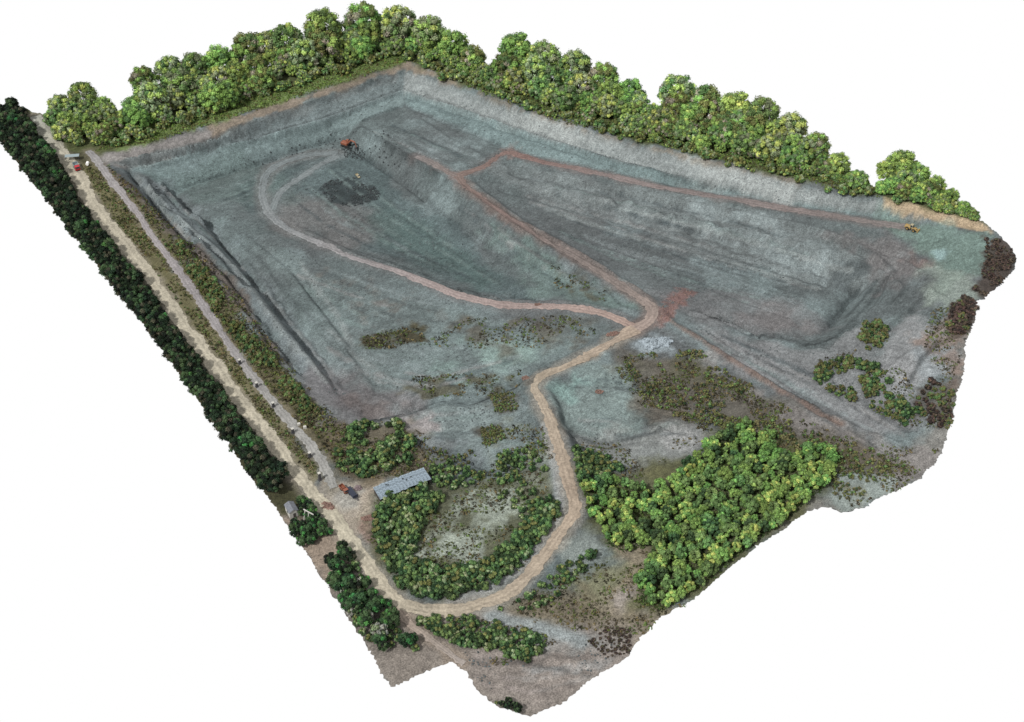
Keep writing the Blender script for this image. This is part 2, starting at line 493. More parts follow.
for k, (pts, h, L) in enumerate([
    # ledges of the left bank
    ([(196, 252), (170, 226), (150, 200), (128, 170)], 2.6, 3.5), ([(250, 287), (212, 249), (178, 219), (160, 199), (146, 177)], 3.0, 4),
    ([(240, 268), (212, 233), (185, 208), (163, 185)], 3.0, 5), ([(262, 322), (244, 300), (226, 276), (208, 256)], 2.2, 3.5), ([(292, 362), (272, 336), (256, 314)], 2.4, 3.5), ([(282, 322), (262, 296), (240, 270)], 2.0, 3.5), ([(322, 374), (304, 350), (284, 324)], 1.8, 3.5), ([(305, 380), (268, 345), (240, 305), (215, 275), (190, 250)], 2.4, 4),
    ([(350, 395), (325, 360), (300, 330), (270, 288), (245, 258)], 1.2, 5), ([(380, 400), (345, 345), (320, 305), (290, 268)], 1.0, 5),
    # rim and bench lips of the back walls
    ([(110, 163), (205, 140), (250, 125), (309, 104), (367, 84), (405, 71), (438, 82), (485, 100), (539, 122), (627, 145), (685, 161), (774, 181), (882, 205)], 1.2, 3),
    ([(131, 168), (205, 150), (250, 141), (323, 120), (367, 104), (403, 91), (438, 102), (485, 118), (539, 137), (606, 158), (685, 180), (738, 193)], 1.6, 3),
    # face above the lower pit, bench edge above the right basin, its end wall and lower edge
    ([(358, 129), (397, 151), (426, 168), (452, 186), (475, 202)], 2.0, 5),
    ([(500, 167), (560, 178), (630, 194), (700, 208), (760, 220), (820, 232), (850, 244), (875, 258), (893, 273)], 1.8, 5),
    ([(530, 190), (600, 207), (680, 228), (760, 250), (840, 277)], 1.2, 5),
    ([(893, 272), (880, 297), (858, 322), (833, 342), (812, 349)], 3.2, 5), ([(880, 262), (868, 285), (845, 310), (828, 328)], 1.6, 4),
    ([(814, 347), (795, 342), (778, 337), (762, 338), (740, 326), (717, 317), (690, 309)], 3.6, 4),
    # edges beside the roads
    ([(546, 302), (520, 297), (500, 298), (455, 287), (400, 266), (335, 246)], 2.2, 4), ([(600, 348), (553, 367), (507, 391), (471, 404), (444, 401), (395, 415), (363, 420)], 2.0, 4),
    ([(480, 398), (460, 392), (440, 393), (415, 402)], 1.6, 3), ([(640, 440), (608, 448), (578, 441), (564, 426), (557, 405)], 2.4, 4),
    ([(660, 300), (600, 268), (550, 240), (500, 208), (474, 186)], 1.3, 3), ([(497, 156), (478, 166), (464, 172)], 1.0, 3),
    ([(470, 214), (500, 237), (540, 264), (580, 290)], 1.0, 4), ([(420, 190), (460, 222), (500, 252), (535, 282)], .8, 4),
    ([(380, 120), (420, 132), (460, 150), (490, 160)], .7, 4), ([(830, 416), (780, 386), (735, 358), (690, 330), (668, 316)], 1.2, 3),
    ([(900, 460), (850, 430), (800, 402)], .9, 3), ([(905, 390), (922, 358), (945, 334)], 1.6, 4), ([(880, 335), (905, 312), (930, 292)], 1.5, 4),
    ([(935, 280), (912, 262), (880, 250), (850, 238)], 1.2, 4), ([(640, 400), (690, 412), (740, 425)], 1.0, 4), ([(590, 408), (620, 418), (660, 424), (690, 436)], 1.2, 4),
    ([(400, 436), (440, 446), (470, 456), (500, 472)], 1.6, 4), ([(430, 424), (470, 430), (510, 436)], .9, 4), ([(470, 668), (520, 670), (570, 684)], .8, 4),
    ([(500, 640), (550, 648), (600, 640)], .8, 4), ([(350, 300), (400, 322), (450, 332)], .8, 5), ([(300, 285), (340, 300), (380, 330), (420, 365)], .8, 5),
    ([(880, 345), (868, 365), (900, 400)], .8, 4), 
]):
    step(pts, h, L, 4 + k)


def mounds(a, b, spacing, rad, h, jit, seed):
    """a row of dumped loads"""
    global hz
    r = np.random.default_rng(seed)
    A = np.array(G(*a))
    B = np.array(G(*b))
    n = int(np.linalg.norm(B - A) / spacing)
    for k in range(n):
        p = A + (B - A) * (k + .5) / n + r.normal(0, jit, 3)
        q = rad * r.uniform(.7, 1.3)
        i0, j0 = int((p[0] - X0) / CELL), int((p[1] - Y0) / CELL)
        w = int(q * 3) + 1
        sl = (slice(max(0, j0 - w), j0 + w), slice(max(0, i0 - w), i0 + w))
        dd = np.hypot(GX[sl] - p[0], GY[sl] - p[1]) / q
        hz[sl] += h * r.uniform(.5, 1.2) * np.clip(1 - dd, 0, 1)


mounds((545, 187), (865, 262), 7, 4.5, 2.70, 1.5, 1)
mounds((600, 215), (850, 282), 8, 4.5, 1.4, 2.5, 2)
mounds((395, 160), (450, 196), 6, 3.5, 1.95, 1.0, 3)
mounds((640, 420), (700, 440), 5, 3, 1.80, 1.5, 4)
mounds((900, 300), (940, 290), 6, 4, 2.25, 2, 5)
mounds((590, 380), (640, 390), 6, 3, 1.50, 2, 6)
mounds((880, 340), (940, 380), 7, 4, 1.80, 3, 7)

# ------------------------------------------------------------------ outline of the surveyed ground
OUT = [(-14, 118), (14, 104), (34, 112), (60, 116), (110, 113), (145, 106), (170, 98), (210, 87), (250, 76), (290, 63), (330, 52),
       (365, 42), (405, 38), (440, 50), (485, 74), (530, 78), (570, 88), (620, 106), (660, 116), (700, 122), (750, 132), (800, 150),
       (850, 178), (875, 192), (900, 186), (930, 194), (965, 212), (988, 227), (1003, 238), (1017, 256), (1014, 270), (1000, 284),
       (984, 298), (974, 302), (977, 312), (972, 330), (966, 344), (965, 362), (958, 392), (950, 425), (941, 455), (921, 478),
       (894, 491), (868, 505), (842, 513), (826, 507), (806, 512), (782, 530), (752, 551), (722, 574), (690, 602), (662, 616),
       (640, 637), (629, 656), (590, 681), (562, 703), (530, 716), (500, 708), (480, 692), (466, 672), (452, 660), (420, 674),
       (391, 687), (345, 612), (300, 545), (282, 516), (240, 461), (199, 401), (149, 331), (98, 266), (48, 202), (6, 147)]
OUTW = np.array([G(*p)[:2] for p in OUT])


def poly_sd(poly, x, y):
    """signed distance, positive inside"""
    x = np.asarray(x, float)
    y = np.asarray(y, float)
    d = np.full(x.shape, 1e9)
    ins = np.zeros(x.shape, bool)
    n = len(poly)
    for i in range(n):
        ax, ay = poly[i][0], poly[i][1]
        bx, by = poly[(i + 1) % n][0], poly[(i + 1) % n][1]
        ex, ey = bx - ax, by - ay
        t = np.clip(((x - ax) * ex + (y - ay) * ey) / (ex * ex + ey * ey + 1e-9), 0, 1)
        d = np.minimum(d, np.hypot(x - ax - t * ex, y - ay - t * ey))
        if ey != 0:
            c = ((ay > y) != (by > y)) & (x < ex * (y - ay) / ey + ax)
            ins ^= c
    return np.where(ins, d, -d)


out_sd = poly_sd(OUTW, GX, GY)
inside = out_sd + 0.9 * fbm(GX, GY, 5, 3, 21) > 0

# ------------------------------------------------------------------ ground colours (soil and rock themselves, plus shade painted at edges and end bank)
LIGHT = 2.1


def srgb(r, g, b):
    f = lambda c: (c / 255 / 12.92) if c / 255 < 0.04045 else ((c / 255 + 0.055) / 1.055) ** 2.4
    c = np.array([f(r), f(g), f(b)]) / LIGHT
    return c


C_TEAL = srgb(102, 114, 115)
C_SLATE = srgb(97, 102, 104)
C_PALE = srgb(132, 148, 150)
C_GREEN_GREY = srgb(108, 126, 120)
C_MINT = srgb(142, 166, 160)
C_PINK = srgb(136, 124, 126)
C_GREYSOIL = srgb(138, 132, 130)
C_TAN = srgb(196, 172, 146)
C_BROWN = srgb(120, 104, 88)
C_DKBROWN = srgb(74, 66, 54)
C_RED = srgb(154, 104, 88)
C_MOSS = srgb(84, 92, 56)
C_GRASS = srgb(104, 118, 70)
C_DRY = srgb(146, 134, 108)
C_DARK = srgb(66, 76, 80)

col = np.zeros((NY, NX, 3))
n1 = fbm(GX, GY, 60, 4, 2)
n2 = fbm(GX, GY, 18, 4, 6)
n3 = fbm(GX, GY, 5, 3, 8)
t = smooth(-.35, .35, n1)[..., None]
col[:] = C_TEAL * t + C_SLATE * (1 - t)
t = smooth(.05, .5, n2)[..., None] * .5
col = col * (1 - t) + C_PALE * t


def paint(poly, colour, strength=1.0, edge=3.0, amp=5.0, nscale=12.0, seed=1, patch=0.0, calm_roads=False):
    """soil of one colour over a patch of the site; patch>0 breaks it into islands"""
    global col
    P = np.array([G(*p)[:2] for p in poly])
    b0, b1 = P.min(0) - 12, P.max(0) + 12
    i0, i1 = np.clip(((np.array([b0[0], b1[0]]) - X0) / CELL).astype(int), 0, NX)
    j0, j1 = np.clip(((np.array([b0[1], b1[1]]) - Y0) / CELL).astype(int), 0, NY)
    sl = (slice(j0, j1), slice(i0, i1))
    x, y = GX[sl], GY[sl]
    s = poly_sd(P, x, y)
    m = smooth(-edge, edge, s + 2.0 * amp * fbm(x, y, nscale, 5, seed, .6))
    if patch:
        m = m * smooth(-0.25, 0.25, fbm(x, y, nscale * .8, 4, seed + 7, .6) + (0.5 - patch) * -1.2)
    m = (m * strength)[..., None]
    col[sl] = col[sl] * (1 - m) + np.asarray(colour) * m


def stroke(pts, width, colour, strength=1.0, edge=1.0, seed=2, amp=.8):
    global col
    ln = densify([G(*p) for p in pts], 1.0)
    sl, d, t, x, y = near_box(ln, width + edge * 3 + 3)
    m = 1 - smooth(width - edge, width + edge, d + amp * fbm(x, y, 4, 3, seed))
    m = (m * strength)[..., None]
    col[sl] = col[sl] * (1 - m) + np.asarray(colour) * m


# grey brown soil of the near side
paint([(250, 480), (300, 560), (345, 630), (395, 720), (530, 760), (660, 680), (720, 620), (640, 600), (560, 600), (450, 615), (400, 605), (330, 520)], srgb(138, 130, 122), .95, 4, 3, 10, 89)
paint([(-40, 100), (60, 100), (300, 470), (300, 520), (250, 500), (-40, 160)], srgb(80, 78, 54), .95, 3, 2, 8, 90)
paint([(640, 620), (760, 540), (840, 520), (900, 500), (960, 440), (985, 330), (960, 330), (930, 440), (860, 480), (760, 520), (660, 600)], srgb(132, 126, 120), .7, 4, 4, 10, 91)
# back walls, lighter dusty rock
paint([(110, 160), (250, 125), (405, 70), (560, 127), (700, 164), (885, 205), (900, 218), (700, 192), (500, 148), (405, 105), (340, 138), (180, 188)],
      C_PALE, .62, 2, 3, 10, 3)
paint([(405, 74), (560, 127), (700, 163), (880, 204), (780, 203), (690, 181), (540, 138), (405, 92)], srgb(150, 156, 156), .8, 1.5, 2, 8, 4)
paint([(510, 112), (560, 125), (600, 138), (575, 143), (530, 130)], srgb(172, 180, 178), .7, 3, 4, 9, 5)
paint([(690, 165), (740, 172), (760, 188), (700, 182)], srgb(172, 180, 178), .7, 3, 4, 9, 6)
paint([(755, 178), (790, 186), (790, 200), (765, 196)], srgb(172, 180, 178), .7, 3, 4, 9, 6)
paint([(105, 165), (215, 140), (215, 128), (150, 142), (100, 155)], srgb(150, 146, 142), .9, 2, 2, 8, 7)
paint([(110, 166), (180, 148), (250, 126), (330, 97), (395, 76), (395, 82), (300, 112), (200, 148), (125, 168)], srgb(146, 138, 134), .55, 1.5, 2, 8, 7)
paint([(208, 128), (250, 112), (309, 93), (367, 74), (405, 62), (440, 73), (470, 90), (438, 80), (405, 69), (367, 82), (309, 102), (250, 123), (212, 135)],
      srgb(140, 128, 114), .95, 1.2, 2, 6, 8)
paint([(480, 92), (560, 122), (700, 158), (800, 180), (800, 185), (690, 163), (560, 128), (480, 98)], srgb(140, 128, 112), .6, 1, 2, 6, 9)
paint([(882, 196), (940, 208), (988, 226), (992, 234), (930, 219), (884, 206)], srgb(180, 160, 132), .95, 1, 1.5, 6, 9)
paint([(130, 168), (215, 152), (300, 130), (345, 120), (345, 136), (250, 168), (175, 190)], srgb(118, 136, 138), .6, 2, 3, 8, 11)
RU = [(405, 70), (438, 81), (485, 99), (539, 121), (627, 144), (685, 160), (774, 180), (882, 204)]
AU = [(403, 90), (438, 101), (485, 117), (539, 136), (606, 157), (685, 179), (738, 192), (800, 203), (885, 214)]
TU = [(405, 105), (438, 118), (470, 131), (507, 147), (539, 157), (597, 169), (656, 182), (715, 192), (783, 204), (885, 216)]
RL = [(112, 163), (150, 153), (205, 140), (250, 125), (309, 104), (367, 84), (405, 71)]
AL = [(130, 167), (205, 150), (250, 141), (323, 120), (367, 104), (403, 91)]
BL = [(168, 190), (217, 176), (250, 166), (294, 151), (335, 139), (362, 121), (405, 105)]
paint(RU + AU[::-1], srgb(146, 154, 154), .8, .7, .5, 6, 101)
paint(AU + TU[::-1], srgb(118, 138, 139), .75, .7, .5, 6, 102)
paint(RL + AL[::-1], srgb(120, 132, 134), .75, .7, .5, 6, 103)
paint(AL + BL[::-1], srgb(126, 144, 145), .8, .8, .6, 6, 104)
paint([(108, 164), (150, 152), (212, 138), (214, 129), (150, 144), (100, 157)], srgb(152, 148, 146), .85, .8, .8, 6, 105)
paint([(510, 112), (560, 127), (600, 139), (575, 144), (530, 131)], srgb(170, 177, 176), .75, 2, 3, 7, 5)
paint([(690, 164), (740, 173), (756, 190), (715, 184)], srgb(170, 177, 176), .75, 2, 3, 7, 6)
paint([(755, 178), (790, 186), (790, 202), (765, 198)], srgb(170, 177, 176), .75, 2, 3, 7, 6)
# lower pit
paint([(230, 185), (330, 155), (360, 155), (430, 205), (520, 275), (530, 300), (460, 285), (330, 240), (270, 215)], srgb(84, 100, 102), .75, 4, 8, 25, 12)
paint([(265, 200), (340, 205), (380, 230), (360, 250), (290, 225)], srgb(118, 116, 116), .7, 8, 8, 22, 13)
paint([(380, 190), (450, 230), (520, 290), (460, 280), (380, 250)], srgb(86, 108, 106), .7, 6, 8, 22, 14)
paint([(318, 188), (332, 180), (356, 178), (370, 182), (382, 196), (370, 200), (352, 206), (332, 202)], srgb(56, 66, 68), .95, .8, 3, 4, 15)
paint([(150, 175), (240, 165), (300, 180), (300, 200), (230, 205)], srgb(102, 120, 118), .6, 6, 6, 18, 16)
# left bank, grey rills
paint([(118, 170), (170, 220), (230, 275), (320, 390), (345, 400), (300, 340), (235, 255), (165, 183)], srgb(124, 134, 138), .7, 4, 6, 12, 17)
paint([(105, 166), (150, 205), (200, 245), (240, 290), (270, 340), (290, 368), (280, 365), (235, 310), (190, 256), (140, 210), (110, 180)],
      srgb(112, 100, 92), .8, 2, 3, 9, 18)
paint([(285, 375), (330, 370), (400, 390), (440, 420), (380, 430), (330, 425)], srgb(128, 118, 120), .5, 6, 7, 14, 19)
paint([(350, 398), (395, 400), (398, 418), (360, 420)], srgb(112, 98, 94), .45, 3, 4, 8, 20)
# terrace below the loop road
paint([(260, 250), (330, 270), (420, 300), (480, 318), (610, 325), (560, 360), (470, 400), (380, 385), (310, 320)], srgb(112, 126, 126), .65, 6, 8, 20, 21)
paint([(470, 345), (530, 335), (560, 345), (520, 375), (440, 390), (420, 375)], srgb(126, 148, 144), .75, 6, 8, 14, 22, .55)
paint([(480, 345), (520, 338), (535, 352), (495, 368)], C_MINT, .6, 4, 5, 10, 23)
paint([(362, 338), (390, 330), (415, 326), (425, 340), (395, 348), (366, 350)], srgb(74, 70, 50), .95, 2, 4, 7, 24)
paint([(470, 318), (560, 316), (620, 325), (580, 345), (520, 352), (440, 340)], srgb(92, 86, 74), .75, 5, 7, 12, 25, .5)
paint([(320, 275), (390, 290), (440, 310), (400, 330), (340, 310)], srgb(110, 104, 98), .6, 5, 6, 10, 26, .4)
paint([(410, 378), (520, 370), (520, 385), (430, 398), (400, 392)], srgb(88, 84, 62), .8, 2, 4, 7, 27, .4)
paint([(370, 424), (440, 406), (500, 400), (520, 430), (500, 460), (450, 440), (400, 440)], srgb(132, 146, 146), .8, 4, 6, 14, 28)
paint([(390, 425), (430, 414), (440, 430), (410, 434)], srgb(158, 148, 148), .7, 3, 4, 8, 29)
# right basin and bench
paint([(480, 165), (560, 175), (780, 215), (890, 255), (860, 290), (700, 250), (540, 205)], srgb(124, 132, 133), .7, 5, 6, 18, 30)
paint([(690, 205), (760, 218), (850, 262), (850, 280), (780, 262), (700, 235)], srgb(138, 150, 152), .7, 3, 8, 8, 31, .55)
paint([(560, 235), (640, 245), (690, 290), (660, 300), (600, 268)], srgb(110, 116, 118), .6, 5, 7, 16, 32)
paint([(660, 295), (720, 285), (800, 300), (830, 330), (740, 328), (690, 320)], srgb(118, 119, 121), .7, 6, 8, 16, 33)
paint([(730, 310), (790, 310), (810, 330), (770, 330)], srgb(132, 122, 122), .35, 4, 5, 9, 34)
paint([(690, 320), (760, 345), (830, 350), (860, 330), (890, 345), (930, 440), (830, 420), (740, 370)], srgb(134, 136, 138), .8, 5, 7, 16, 35)
paint([(820, 232), (880, 240), (930, 255), (930, 275), (900, 290), (860, 250)], srgb(126, 116, 116), .45, 4, 6, 12, 36)
paint([(880, 208), (985, 236), (1000, 250), (980, 275), (940, 290), (930, 260), (900, 235)], srgb(116, 140, 132), .8, 3, 4, 12, 37)
paint([(925, 262), (965, 268), (985, 285), (970, 310), (930, 305)], srgb(138, 150, 142), .75, 4, 5, 10, 38)
paint([(935, 250), (948, 252), (946, 260), (932, 260)], srgb(150, 178, 178), .9, 1.5, 2, 5, 38)
paint([(885, 325), (920, 310), (930, 340), (940, 370), (900, 390), (880, 370)], srgb(150, 152, 154), .8, 4, 5, 12, 39)
paint([(920, 350), (945, 335), (955, 360), (940, 385), (915, 385)], srgb(150, 158, 162), .8, 3, 4, 9, 40)
paint([(905, 335), (940, 320), (970, 310), (968, 345), (955, 400), (945, 360), (925, 350)], srgb(140, 122, 112), .75, 3, 5, 8, 41, .6)
paint([(890, 245), (925, 250), (935, 270), (905, 262)], srgb(134, 110, 104), .4, 3, 4, 8, 42, .5)
paint([(830, 255), (868, 268), (850, 300), (820, 330), (812, 340), (835, 300)], srgb(78, 86, 88), .75, 3, 4, 8, 43)  # darker colour stands in for shade on the basin's end bank
# between the red road and the loop road
paint([(480, 215), (560, 260), (630, 305), (600, 312), (540, 300), (520, 270)], srgb(104, 124, 120), .75, 4, 6, 14, 44)
paint([(545, 262), (600, 290), (610, 300), (575, 296)], srgb(86, 82, 64), .7, 3, 5, 8, 45, .4)
# old diggings right of the haul road
paint([(545, 385), (600, 365), (640, 370), (640, 440), (600, 445), (570, 435)], srgb(126, 142, 140), .8, 4, 6, 12, 46)
paint([(548, 388), (575, 372), (590, 385), (570, 398)], srgb(132, 160, 156), .9, 3, 4, 8, 47)
paint([(610, 358), (680, 350), (750, 385), (860, 450), (850, 480), (760, 440), (680, 425), (640, 405)], srgb(98, 92, 82), .85, 5, 7, 14, 48)
paint([(640, 360), (700, 355), (750, 400), (700, 400)], srgb(86, 86, 66), .6, 4, 7, 10, 49, .45)
paint([(580, 440), (650, 425), (700, 430), (700, 450), (660, 475), (600, 475)], srgb(140, 144, 142), .8, 4, 6, 12, 50)
paint([(660, 430), (690, 428), (705, 440), (690, 452), (670, 448)], srgb(160, 162, 162), .8, 3, 4, 8, 51)
paint([(645, 475), (680, 465), (685, 480), (655, 488)], srgb(148, 140, 112), .9, 2, 3, 6, 52)
paint([(690, 345), (740, 375), (800, 405), (840, 430), (800, 425), (730, 390)], srgb(140, 136, 134), .6, 3, 5, 9, 53, .5)
paint([(770, 400), (850, 430), (940, 455), (920, 478), (850, 465), (800, 430)], srgb(140, 136, 134), .75, 4, 6, 10, 54)
paint([(800, 430), (860, 445), (900, 470), (880, 485), (830, 465)], srgb(100, 92, 78), .85, 4, 6, 9, 55)
paint([(830, 470), (895, 480), (890, 492), (845, 512), (830, 500)], srgb(150, 162, 158), .9, 2, 3, 7, 56)
paint([(830, 480), (868, 490), (850, 505)], srgb(120, 116, 88), .7, 2, 4, 6, 56, .6)
stroke([(668, 318), (720, 351), (780, 390), (840, 424)], 1.2, srgb(120, 100, 90), .8)
# ground under the woods and scrub
paint([(575, 470), (690, 460), (730, 425), (840, 445), (835, 485), (800, 515), (690, 605), (630, 605), (650, 560), (590, 530)], srgb(96, 98, 66), .9, 4, 5, 10, 57)
paint([(560, 575), (640, 550), (650, 560), (630, 600), (580, 620)], srgb(128, 128, 100), .9, 4, 4, 10, 58)
paint([(625, 545), (650, 548), (640, 585), (610, 610), (600, 600), (630, 570)], srgb(150, 138, 118), .8, 3, 4, 8, 59)
paint([(600, 600), (640, 585), (620, 625), (590, 640)], srgb(166, 158, 152), .8, 3, 4, 8, 60, .6)
paint([(560, 540), (590, 530), (600, 555), (575, 575)], srgb(146, 156, 152), .8, 3, 4, 8, 61)
paint([(510, 600), (570, 580), (620, 610), (690, 605), (640, 640), (540, 625)], srgb(120, 112, 92), .8, 4, 5, 10, 62)
paint([(455, 640), (520, 630), (640, 635), (620, 670), (530, 716), (470, 680)], srgb(140, 132, 126), .9, 4, 4, 12, 63)
paint([(490, 620), (560, 630), (610, 640), (600, 655), (530, 640)], srgb(140, 146, 146), .6, 4, 5, 10, 64)
stroke([(492, 617), (530, 625), (580, 640)], 2.5, srgb(146, 156, 158), .8, 1.5)
paint([(375, 620), (460, 655), (395, 690), (340, 610)], srgb(138, 130, 122), .9, 3, 3, 10, 65)
paint([(285, 520), (345, 530), (350, 560), (330, 590), (300, 550)], srgb(160, 144, 128), .9, 3, 3, 10, 66)
# strip between haul road, lane and the left bank: dry grass and scrub soil
paint([(80, 165), (95, 165), (140, 220), (250, 375), (315, 470), (315, 490), (230, 390), (130, 245)], srgb(112, 108, 76), .95, 1, 2, 8, 67)
paint([(105, 168), (150, 215), (220, 290), (280, 365), (330, 430), (370, 460), (340, 470), (300, 435), (220, 330), (140, 215)], srgb(104, 98, 66), .9, 3, 3, 8, 68)
paint([(-10, 120), (36, 116), (130, 255), (300, 480), (320, 510), (280, 515), (150, 335), (40, 190)], srgb(70, 70, 46), .95, 2, 2, 8, 69)
paint([(25, 105), (100, 88), (400, 20), (490, 55), (700, 105), (880, 185), (985, 222), (882, 197), (774, 173), (627, 138), (485, 91), (405, 61), (309, 92), (150, 142), (100, 155), (60, 150)],
      srgb(88, 96, 56), .95, 2, 2, 8, 70)
paint([(110, 154), (150, 142), (210, 124), (250, 111), (309, 92), (367, 73), (405, 61), (405, 52), (367, 62), (309, 80), (210, 112), (150, 132)], srgb(112, 132, 76), .9, 1.5, 2, 6, 85)
# yard
paint([(322, 480), (340, 480), (385, 478), (376, 500), (375, 515), (365, 530), (345, 540), (318, 500)], srgb(178, 166, 150), .95, 2, 2, 8, 71)
paint([(326, 480), (345, 480), (365, 490), (350, 510), (325, 495)], srgb(164, 164, 158), .8, 3, 3, 8, 72)
paint([(368, 520), (378, 540), (385, 560), (372, 552), (360, 530)], srgb(156, 130, 118), .8, 2, 3, 6, 73)
paint([(985, 240), (1004, 238), (1018, 258), (1005, 280), (985, 296), (975, 290), (985, 265)], srgb(76, 66, 60), .9, 2, 3, 6, 86)
paint([(912, 400), (930, 382), (952, 378), (955, 405), (948, 430), (925, 420)], srgb(96, 92, 86), .8, 2, 4, 5, 87)
paint([(950, 303), (978, 300), (972, 332), (950, 338)], srgb(84, 74, 66), .8, 2, 3, 5, 88)
# inner scrub with a pale clearing
paint([(330, 425), (400, 420), (440, 450), (430, 475), (350, 480), (320, 450)], srgb(108, 98, 78), .85, 4, 5, 10, 74)
paint([(375, 500), (440, 475), (540, 470), (560, 520), (520, 570), (450, 600), (400, 590), (370, 540)], srgb(100, 102, 76), .85, 4, 6, 10, 75)
paint([(425, 530), (460, 500), (500, 495), (520, 515), (490, 545), (480, 565), (440, 555), (415, 558)], srgb(160, 170, 158), .9, 3, 7, 9, 76, .75)
paint([(490, 440), (520, 420), (545, 440), (560, 480), (535, 490), (500, 470)], srgb(120, 126, 114), .7, 4, 6, 8, 77, .6)
paint([(420, 440), (470, 450), (480, 470), (440, 470)], srgb(126, 136, 140), .8, 3, 5, 8, 78)
paint([(478, 428), (500, 426), (505, 440), (480, 444)], srgb(80, 72, 58), .9, 2, 3, 6, 79)
paint([(488, 396), (515, 394), (518, 410), (495, 412)], srgb(84, 76, 64), .8, 2, 3, 6, 80)
# grey strip of worn rock beside the haul road, pinkish dust beside the others
stroke([(545, 425), (553, 455), (559, 490), (560, 516), (541, 545), (516, 570), (484, 592), (450, 602)], 1.9, srgb(160, 164, 164), .85, 1.0)
# red spill at the junction, brown patches along the roads
paint([(655, 318), (664, 305), (682, 290), (692, 292), (684, 304), (668, 316), (662, 326)], srgb(140, 104, 98), .75, 1.5, 3, 5, 81)
paint([(500, 150), (515, 148), (525, 156), (508, 158)], srgb(140, 104, 94), .7, 2, 3, 5, 82)
paint([(468, 190), (482, 196), (520, 222), (512, 224)], srgb(134, 102, 90), .5, 2, 3, 5, 83, .5)
paint([(636, 345), (655, 332), (675, 340), (668, 354), (645, 356)], srgb(150, 162, 168), .9, 2, 3, 6, 84)


def streaks(a, b, n, seed, cols, width=(.3, .9), strength=(.25, .6)):
    """wheel tracks and scrapes running between two guide lines"""
    r = np.random.default_rng(seed)
    a = np.array(a, float)
    b = np.array(b, float)
    for k in range(n):
        t = r.uniform(0, 1, ) + r.normal(0, .03, (len(a), 1))
        ln = a + (b - a) * t
        u = np.sort(r.uniform(0, 1, 2))
        if u[1] - u[0] < .25:
            u = np.array([max(0, u[0] - .2), min(1, u[1] + .2)])
        q = np.linspace(u[0], u[1], 7) * (len(a) - 1)
        pts = [(np.interp(x, np.arange(len(a)), ln[:, 0]), np.interp(x, np.arange(len(a)), ln[:, 1])) for x in q]
        stroke(pts, r.uniform(*width), cols[r.integers(0, len(cols))], r.uniform(*strength), .6, int(r.integers(1, 40)), 1.3)


LT = [srgb(134, 146, 148), srgb(142, 142, 142), srgb(66, 78, 82), srgb(62, 68, 70), srgb(120, 138, 136)]
streaks([(345, 160), (400, 200), (460, 245), (525, 290)], [(280, 190), (320, 225), (380, 255), (460, 282)], 26, 1, LT)
streaks([(470, 200), (530, 245), (600, 290)], [(440, 215), (500, 262), (550, 298)], 12, 2, LT)
streaks([(520, 175), (620, 195), (740, 225), (860, 260)], [(540, 225), (620, 262), (700, 290), (800, 320)], 34, 3, LT)
streaks([(270, 240), (340, 270), (420, 300), (520, 315)], [(320, 350), (380, 385), (440, 392), (520, 365)], 26, 4, LT)
streaks([(400, 110), (440, 128), (490, 150)], [(370, 135), (410, 155), (440, 168)], 14, 5, LT)
streaks([(700, 325), (760, 350), (830, 380), (910, 430)], [(690, 330), (750, 365), (820, 405), (900, 450)], 16, 6, LT)
streaks([(180, 190), (230, 182), (330, 150)], [(220, 225), (250, 210), (270, 180)], 10, 7, LT)
streaks([(150, 180), (210, 240), (270, 310), (330, 385)], [(170, 190), (235, 255), (300, 330), (345, 385)], 16, 8, LT)
streaks([(470, 655), (540, 655), (620, 650)], [(480, 690), (530, 700), (590, 680)], 16, 9, [srgb(160, 150, 146), srgb(104, 96, 92), srgb(150, 152, 152)])
streaks([(440, 405), (500, 395), (530, 400)], [(420, 440), (470, 440), (540, 450)], 10, 10, LT)
streaks([(560, 380), (600, 375), (650, 385)], [(590, 440), (620, 450), (690, 440)], 14, 11, LT)
for pts, w in [([(150, 186), (185, 222), (230, 262), (262, 300)], 1.5), ([(245, 284), (285, 333), (325, 380)], 1.6), ([(137, 180), (160, 210), (188, 240)], 1.2), ([(540, 190), (640, 213), (740, 238), (850, 270)], 1.3),
               ([(560, 214), (660, 243), (760, 271), (820, 289)], 1.1), ([(470, 184), (500, 204), (540, 230)], .8), ([(300, 262), (330, 305), (352, 345)], 1.2), ([(330, 330), (360, 360), (400, 385)], 1.0)]:
    stroke(pts, w, srgb(146, 154, 154), .5, .8, 9, 1.6)
EDGE_SHADE = srgb(50, 58, 60)  # dark edge shading painted into the ground colour along cuts, toes and ledges
